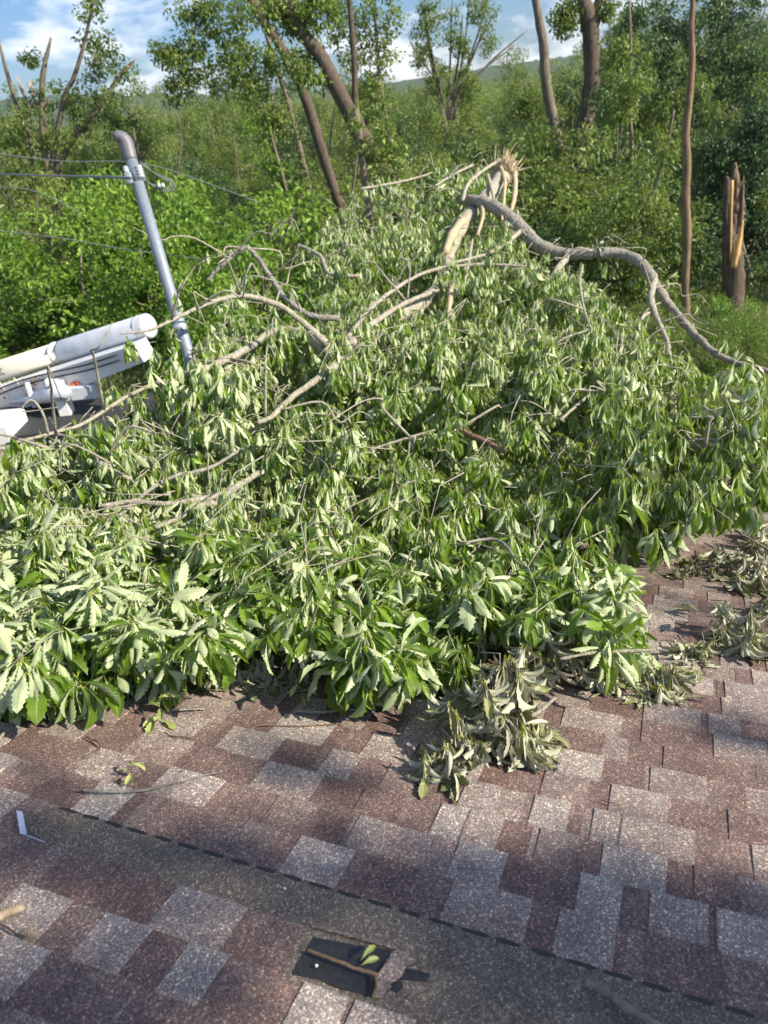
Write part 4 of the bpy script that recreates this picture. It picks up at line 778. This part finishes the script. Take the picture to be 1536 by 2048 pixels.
# ---- the standing trunks one can tell apart, each with its own limbs and crown
def ell_leaves(ells, Y, L, dens, droop=0.5, seed=0):
    rg = np.random.default_rng(seed); Vs, Fs, Ts, off = [], [], [], 0
    for (x, y, rx, ry) in ells:
        c = WY(x, y, Y); k = np.linalg.norm(WY(x+10, y, Y)-c)/10; a, b = rx*k, ry*k
        nc = max(5, int(dens*14*(a*b)**0.5*2.9)); o = nrm(rg.normal(size=(nc, 3)))*rg.random((nc, 1))**0.45
        cent = c+o*np.array([a, (a+b)/2*0.8, b]); V, Fq, tn = clumps(cent, rg.uniform(.16, .46, nc), 46, L, droop, rg)
        Vs.append(V); Fs.append(Fq+off); Ts.append(tn); off += len(V)
    return np.vstack(Vs), np.vstack(Fs), np.concatenate(Ts)
def big_tree(label, Y, stems, ells=(), mat='bark_bg', leaf='bg_green', dens=1.0, L=0.14, group=None, broken=(), seed=0, name='tree', down=True, rough=0.04):
    pts0 = stems[0]; b = WY(pts0[0][0], pts0[0][1], Y); gz = float(terr(b[0], b[1])); root = empty(name, (b[0], b[1], gz), label, 'tree', group)
    for si, pts in enumerate(stems):
        P = [WY(x, y, Y+(0 if si == 0 else 0.35*math.sin(si*2.1)*i/len(pts))) for i, (x, y, w) in enumerate(pts)]
        t = [ray(x, y)[1] for x, y, w in pts]; Rr = [w*0.5*(Y/tt)/F for (x, y, w), tt in zip(pts, t)]
        if si == 0 and down and P[0][2] > gz-0.3:
            d = nrm(P[0]-P[1]); P.insert(0, np.array([P[0][0]+d[0]*.4, P[0][1], gz-0.4])); Rr.insert(0, Rr[0]*1.25)
        Pc = catmull(P, 5); Rc = np.interp(np.linspace(0, 1, len(Pc)), np.linspace(0, 1, len(Rr)), Rr); m = MB(); m.tube(Pc, Rc, 10 if si == 0 else 7, rough)
        m.build('trunk' if si == 0 else 'limb', M[mat], root)
        if si in broken:
            m = MB(); tp = Pc[-1]; u = nrm(Pc[-1]-Pc[-4])
            for q in range(14): a = tp+rng.normal(size=3)*Rc[-1]*.5-u*.1; m.tube([a, a+u*rng.uniform(.1, .5)+rng.normal(size=3)*.04], [Rc[-1]*.35, .004], 5)
            m.build('splintered_wood', M['wood'], root)
    if ells:
        V, Fq, tn = ell_leaves(ells, Y, L, dens, seed=seed+11); link_mesh('crown', make_mesh('crown', V, Fq, M[leaf], False, {'tone': tn}), root)
    return root
big_tree('storm-broken tree at far left with bare pale forked limbs and thin crown', 30,
 [[(155, 535, 36), (140, 490, 26), (125, 420, 24), (108, 365, 24), (95, 330, 22), (92, 300, 18), (84, 230, 12), (86, 150, 11), (102, 75, 5)],
  [(113, 355, 14), (122, 320, 15), (150, 270, 14), (178, 240, 13), (215, 190, 9), (240, 150, 8), (258, 132, 8)],
  [(105, 345, 12), (108, 310, 11), (116, 260, 10), (130, 190, 9), (150, 150, 9), (175, 60, 7), (188, -20, 5)],
  [(70, 370, 7), (66, 340, 7), (62, 300, 7), (58, 270, 7), (38, 225, 9), (18, 160, 8), (2, 100, 6), (-10, 60, 5)],
  [(70, 378, 5), (55, 345, 4), (30, 300, 3)], [(104, 200, 5), (75, 215, 7), (52, 195, 6), (42, 175, 6)], [(78, 218, 6), (70, 200, 6), (64, 182, 7)]],
 [(60, 240, 60, 55), (120, 215, 60, 50), (180, 190, 60, 60), (185, 60, 32, 60), (215, 125, 45, 40), (185, 0, 22, 18), (60, 115, 22, 12), (20, 270, 50, 50), (120, 290, 90, 40), (230, 230, 40, 40), (30, 360, 60, 40), (210, 350, 70, 45)], 'bark_bg', 'bg_green', 0.42, broken=(1, 5, 6), seed=1)
big_tree('slim dark trunk leaning left behind the mast, first of the leaning pair', 28,
 [[(690, 440, 22), (672, 390, 20), (640, 290, 22), (618, 215, 21), (595, 160, 20), (560, 90, 20), (525, 40, 20), (480, -40, 18)]],
 [(440, 95, 75, 50), (380, 120, 60, 45), (330, 105, 35, 22), (360, 170, 38, 26), (450, 150, 60, 40), (510, 180, 40, 50), (560, 120, 45, 60), (470, 20, 80, 40), (395, 20, 50, 18), (545, 230, 45, 40)], 'bark_dark', 'bg_green', 0.72, seed=2)
big_tree('thick dark curved trunk leaning left, tallest in the middle of the picture', 24,
 [[(800, 420, 34), (770, 350, 36), (730, 285, 36), (700, 225, 34), (668, 165, 32), (640, 110, 28), (600, 60, 28), (560, -20, 26)],
  [(655, 140, 14), (620, 90, 16), (575, 40, 18), (530, 0, 16), (480, -40, 14)], [(708, 235, 14), (710, 190, 13), (708, 120, 12), (702, 40, 11), (695, -40, 10)]],
 [(600, 40, 60, 45), (640, 10, 50, 40), (620, 140, 40, 40), (560, 20, 50, 40)], 'bark_dark', 'bg_green', 0.7, seed=3)
big_tree('slender straight trunk between the leaning trees and the fallen crown', 22.5,
 [[(748, 500, 14), (738, 440, 16), (732, 380, 15), (722, 300, 15), (712, 220, 12)]], [(740, 260, 40, 60), (770, 330, 50, 50)], 'bark_bg', 'bg_green', 0.6, seed=4)
big_tree('thin pale trunk left of the leaning pair, leaning the same way', 31,
 [[(630, 430, 12), (622, 395, 12), (605, 320, 12), (590, 260, 11), (572, 190, 11), (548, 120, 9), (530, 60, 8)]], [(560, 270, 50, 40), (600, 330, 40, 40)], 'bark_bg', 'bg_green', 0.4, seed=5)
big_tree('thinnest leaning sapling behind the mast', 30,
 [[(585, 470, 8), (580, 430, 8), (570, 370, 7), (550, 300, 7), (532, 230, 7), (520, 180, 6)]], [(510, 250, 40, 30), (540, 330, 40, 40)], 'bark_bg', 'bg_bright', 0.4, seed=6)
big_tree('light green tree crown against the sky right of the leaning trunks', 33,
 [[(790, 330, 9), (775, 260, 9), (760, 160, 8), (752, 60, 7), (748, -30, 6)]], [(750, 30, 55, 45), (700, 80, 40, 50), (760, 110, 40, 50), (740, 180, 50, 40), (690, 20, 40, 40)], 'bark_bg', 'bg_green', 0.55, seed=7)
stm = [[(892, 290, 9), (890, 250, 9), (880, 200, 8), (866, 140, 6), (856, 90, 5), (850, 20, 4)]]
for k, (a, b_, c_) in enumerate([((895, 240), (900, 130), (905, -10)), ((898, 240), (925, 120), (940, -10)), ((900, 230), (935, 130), (975, 10)), ((905, 240), (945, 160), (1030, 90)), ((890, 230), (868, 120), (832, 10)), ((888, 240), (875, 170), (835, 110)), ((902, 200), (918, 110), (925, 30)), ((930, 150), (960, 80), (992, 20)), ((945, 165), (985, 120), (1055, 60)), ((870, 150), (855, 60), (840, -10))]):
    stm.append([(*a, 6), (*b_, 4.5), (*c_, 2)])
big_tree('sparse many-stemmed bare tree standing against the open sky', 45, stm, [(845, 60, 20, 50), (870, 40, 18, 45), (835, 110, 22, 25), (905, 60, 14, 50), (975, 60, 20, 45), (955, 20, 22, 28), (925, 110, 14, 40), (880, 150, 24, 45), (940, 180, 20, 40)], 'bark_bg', 'bg_green', 0.7, L=0.13, seed=8)
big_tree('tall grey trunk in the right middle, left of the thick forked one', 38,
 [[(1118, 330, 24), (1112, 270, 22), (1100, 210, 21), (1090, 150, 20), (1088, 100, 19), (1080, 50, 17), (1066, -30, 15)]], (), 'bark_bg', seed=9)
big_tree('thickest forked trunk in the right middle with its bark stripped on one side', 30,
 [[(1158, 330, 34), (1162, 280, 32), (1176, 220, 32), (1184, 150, 32), (1182, 90, 32), (1178, 40, 36), (1166, 5, 30), (1148, -50, 22)], [(1186, 50, 26), (1194, 20, 24), (1215, -40, 18)]],
 [(1125, 45, 26, 34), (1135, 15, 26, 22), (1215, 15, 20, 20), (1240, 110, 40, 40)], 'bark_dark', 'bg_green', 0.75, seed=10)
big_tree('narrow crooked tan trunk standing alone on the right', 20,
 [[(1372, 640, 17), (1371, 560, 15), (1374, 470, 17), (1371, 400, 18), (1374, 330, 16), (1371, 270, 16), (1378, 200, 14), (1384, 120, 13), (1383, 60, 11), (1387, -30, 9)]], (), 'bark_tan', seed=11)
big_tree('slim dark trunk left of the crooked tan one', 26, [[(1262, 445, 9), (1261, 380, 9), (1264, 300, 8), (1260, 220, 7), (1262, 120, 6), (1258, 0, 5)]], [(1270, 150, 40, 50), (1240, 220, 40, 40)], 'bark_bg', 'bg_green', 0.5, seed=12)
big_tree('leaning thin pale sapling between the slim dark and the crooked tan trunks', 22, [[(1280, 590, 9), (1287, 500, 8), (1297, 420, 8), (1320, 340, 7), (1335, 290, 5), (1348, 220, 4)], [(1290, 470, 4), (1280, 410, 4), (1275, 360, 3)]], [(1330, 320, 30, 40)], 'bark_bg', 'bg_green', 0.3, seed=13)
big_tree('high leafy crown with sky showing through at the top right', 34,
 [[(1440, 330, 14), (1445, 250, 13), (1450, 150, 11), (1440, 60, 9), (1430, -30, 7)], [(1448, 180, 7), (1500, 100, 6), (1530, 20, 4)], [(1446, 200, 7), (1400, 120, 6), (1340, 40, 4)], [(1445, 230, 6), (1500, 200, 5), (1545, 170, 4)]],
 [(1300, 30, 60, 45), (1350, 60, 50, 50), (1420, 30, 60, 45), (1490, 30, 60, 60), (1300, 110, 50, 40), (1330, 150, 60, 50), (1420, 110, 55, 45), (1500, 120, 50, 50), (1460, 180, 60, 50), (1530, 200, 50, 60), (1250, 60, 30, 40), (1380, 210, 60, 50)], 'bark_bg', 'bg_dark', 0.75, seed=14)
big_tree('dark green dense tree at the right edge behind the split stump', 25, [[(1500, 480, 14), (1505, 380, 12), (1508, 280, 9)]],
 [(1500, 300, 60, 60), (1510, 380, 50, 60), (1490, 440, 50, 50), (1530, 470, 50, 60), (1440, 360, 40, 50), (1420, 300, 40, 40), (1530, 240, 40, 40)], 'bark_dark', 'bg_dark', 1.0, seed=15)
big_tree('mid green tree filling behind the thick forked trunk on the right', 42, [[(1230, 330, 14), (1235, 230, 12), (1240, 150, 8)]],
 [(1230, 180, 60, 50), (1290, 220, 60, 50), (1200, 240, 60, 50), (1300, 300, 60, 50), (1150, 210, 40, 40), (1060, 210, 30, 40)], 'bark_bg', 'bg_green', 0.9, L=0.17, seed=16)
rg = np.random.default_rng(31)
for i in range(16):
    x0 = rg.choice([rg.uniform(1000, 1540), rg.uniform(30, 780)], p=[.65, .35]); Y = rg.uniform(24, 44); y0 = 540-(Y-24)*9; ln = rg.uniform(150, 330); lean = rg.uniform(-.12, .16); w = rg.uniform(4, 9)*26/Y
    side = 'right' if x0 > 900 else 'left'; lng = 'tall' if ln > 240 else 'short'
    big_tree(lng+' thin bare pole-like trunk among the leaves in the '+side+' part of the woods', Y, [[(x0, y0, w), (x0+lean*ln*.4+rg.normal()*6, y0-ln*.4, w*.85), (x0+lean*ln*.7+rg.normal()*6, y0-ln*.7, w*.65), (x0+lean*ln, y0-ln, w*.3)]], (), 'bark_bg', group=lng+' thin bare trunks in the '+side+' woods')
# split stump
st = empty('split_stump', tuple(WY(1468, 620, 20)*[1, 1, 0]), 'tall split stump with raw orange wood on its right side', 'stump'); Ys = 20
k = 0.5*(Ys/ray(1470, 500)[1])/F
m = MB(); m.tube(catmull([np.array([WY(1466, 600, Ys)[0], Ys, -0.3]), WY(1466, 600, Ys), WY(1466, 540, Ys), WY(1464, 500, Ys), WY(1463, 470, Ys+.05)], 4), [k*w for w in np.linspace(46, 36, 17)], 12, .06)
for (x_, y0_, y1_, w_) in ((1452, 500, 352, 13), (1460, 500, 372, 15), (1466, 490, 335, 12), (1474, 500, 390, 14), (1480, 500, 362, 10)): m.tube(catmull([WY(x_, y0_, Ys+rng.uniform(-.15, .25)), WY(x_+1, (y0_+y1_)/2, Ys+.1), WY(x_+2, y1_+12, Ys+.1), WY(x_+rng.normal()*3, y1_, Ys+.1)], 4), k*np.interp(np.linspace(0, 1, 13), [0, .6, .85, 1], [w_*1.2, w_, w_*.7, w_*.15]), 7, .16)
m.n = m.n; m.build('trunk', M['bark_dark'], st)
m = MB(); m.tube(catmull([WY(1472, 425, Ys+.1), WY(1473, 380, Ys+.1), WY(1472, 345, Ys+.1), WY(1470, 326, Ys+.1)], 4), np.linspace(k*18, k*6, 13), 7, .15)
m.tube(catmull([WY(1482, 450, Ys), WY(1485, 400, Ys), WY(1487, 352, Ys)], 4), np.linspace(k*9, k*2, 9), 6, .15); m.build('broken_shard', M['bark_tan'], st)
m = MB(); m.tube(catmull([WY(1467, 535, Ys-.42), WY(1474, 500, Ys-.40), WY(1481, 470, Ys-.36), WY(1486, 440, Ys-.3)], 4), np.interp(np.linspace(0, 1, 13), [0, .3, 1], [k*10, k*15, k*2.5]), 7, .1)
m.tube(catmull([WY(1461, 520, Ys-.4), WY(1462, 450, Ys-.36), WY(1464, 360, Ys-.2)], 4), np.linspace(k*3, k*6, 9), 6, .1); m.build('raw_wood', M['raw'], st)
# low broadleaf plants seen past the right limb, right foreground
for i, (x, y, h, v, lb_) in enumerate([(1455, 625, 1.4, 0, 'bright green leafy bush lit by sun below the split stump'), (1400, 690, 1.3, 1, 'low bush under the curved limb at right'), (1500, 680, 1.1, 1, 'low mid green bush at the right edge past the limb'), (1330, 560, 1.0, 1, 'leafy bush just left of the foot of the crooked tan trunk'), (1215, 560, 3.0, 1, 'dense bush right behind the long curved limb'), (1130, 430, 4.4, 1, 'tall sunlit bush behind the broken end of the fallen tree'), (290, 560, 3.4, 0, 'tall bright green vine-covered bush behind the mast'), (200, 600, 2.4, 0, 'vine-covered bush at the left between trunk and boom'), (330, 480, 4.4, 0, 'highest bright vine thicket just left of the mast'), (90, 590, 2.4, 1, 'shaded green bush by the foot of the broken left tree'), (430, 600, 2.6, 0, 'bright bush just right of the mast foot')]):
    Y = {0: 16, 1: 15, 2: 15.5, 3: 18, 4: 22, 5: 27, 6: 22.5, 7: 23, 8: 25.5, 9: 25, 10: 19}[i]
    p = WY(x, y, Y); plant('shrub', v, p[0], Y, h, lb_, 'bush', None, wide=0.95)
# grass
rg = np.random.default_rng(3); n = 60000; Y = rg.uniform(12, 27, n); x = rg.uniform(-0.62, 0.66, n)*Y; P = np.stack([x, Y, terr(x, Y)], 1)
D = rg.normal(size=(n, 3))*0.5+np.array([0, 0, 1.]); V, Fq, tn = bgleaves(P, D, rg.normal(size=(n, 3)), rg.uniform(.08, .3, n), np.clip(rg.normal(.5, .3, n), 0, 1), 0.14)
tag(link_mesh('grass', make_mesh('grass', V, Fq, M['bg_olive'], False, {'tone': tn})), 'rough grass of the yard around the truck', 'grass', kind='stuff')
# a tree beside the house, to the right of and behind the viewer: its limbs and leaves shade parts of the roof
sh = empty('shade_tree', (12.5, -8.5, 0), 'tall tree beside the house that shades the shingles', 'tree')
m = MB(); tp = np.array([11.5, -7.6, 13.0]); m.tube(catmull([[12.5, -8.5, -.3], [12.3, -8.3, 5], [12, -8, 9], tp], 5), np.linspace(.3, .12, 16), 12, .04); m.build('trunk', M['bark_dark'], sh)
SD = sd
la, lbb = roof_px(-150, 1640)+SD*15.0, roof_px(1700, 1850)+SD*12.5
rg = np.random.default_rng(77); tt = np.linspace(0, 1, 15)[:, None]; Pl = lbb*(1-tt)+la*tt+rg.normal(size=(15, 3))*.04
m = MB(); m.tube(np.vstack([[[11.9, -7.9, 9.5]], Pl]), np.interp(np.linspace(0, 1, 16), [0, .1, 1], [.14, .075, .035]), 9, .05); m.build('limb', M['bark_dark'], sh)
cs, rs = [], []
for k in range(26):
    x = -60+k*66; cs.append(roof_px(x, 1668+.137*x+rg.normal()*42)+SD*rg.uniform(12, 15)); rs.append(rg.uniform(.13, .22))
for k in range(22): cs.append(roof_px(rg.uniform(850, 1560), rg.uniform(1840, 2060))+SD*rg.uniform(12, 15)); rs.append(rg.uniform(.14, .22))
for k in range(8): cs.append(roof_px(rg.uniform(-30, 260), rg.uniform(1960, 2080))+SD*rg.uniform(12, 15)); rs.append(rg.uniform(.12, .2))
for (x, y, r, dd) in ((520, 1515, .09, 12), (600, 1520, .08, 12), (1480, 1465, .11, 12), (1400, 1455, .08, 12)): cs.append(roof_px(x, y)+SD*dd); rs.append(r)
for (x, y, d, r) in ((1300, 850, 4.8, .5), (1360, 920, 4.3, .4), (1230, 930, 4.3, .4), (1420, 1130, 4, .3), (1500, 1200, 3.6, .25), (1280, 1050, 4, .3)):
    cs.append(W(x, y, d)+SD*12.5); rs.append(r)
V, Fq, tn = clumps(np.array(cs), np.array(rs), 22, 0.12, rg=np.random.default_rng(8)); link_mesh('crown', make_mesh('crown', V, Fq, M['bg_green'], False, {'tone': tn}), sh)
m = MB()
for c in cs[::4]:
    s0 = np.array([12, -8, 9.5]); m.tube(catmull([s0, (s0+c)/2+np.array([0, 0, .5]), c], 4), np.linspace(.03, .006, 9), 5)
m.build('branches', M['bark_dark'], sh)

# ------------------------------------------------------------------ haze
m_, t_, o_ = newmat('haze'); pv = t_.nodes.new('ShaderNodeVolumePrincipled'); pv.inputs['Color'].default_value = (0.80, 0.88, 1.0, 1); pv.inputs['Density'].default_value = 0.00014; pv.inputs['Anisotropy'].default_value = 0.2
t_.links.new(pv.outputs[0], o_.inputs['Volume'])
m = MB(); m.box([100, 800, 42], [1950, 0, 0], [0, 1000, 0], [0, 0, 72]); hzb = m.build('haze', m_, None, False); tag(hzb, 'thin bluish haze over the valley', 'haze', kind='stuff')
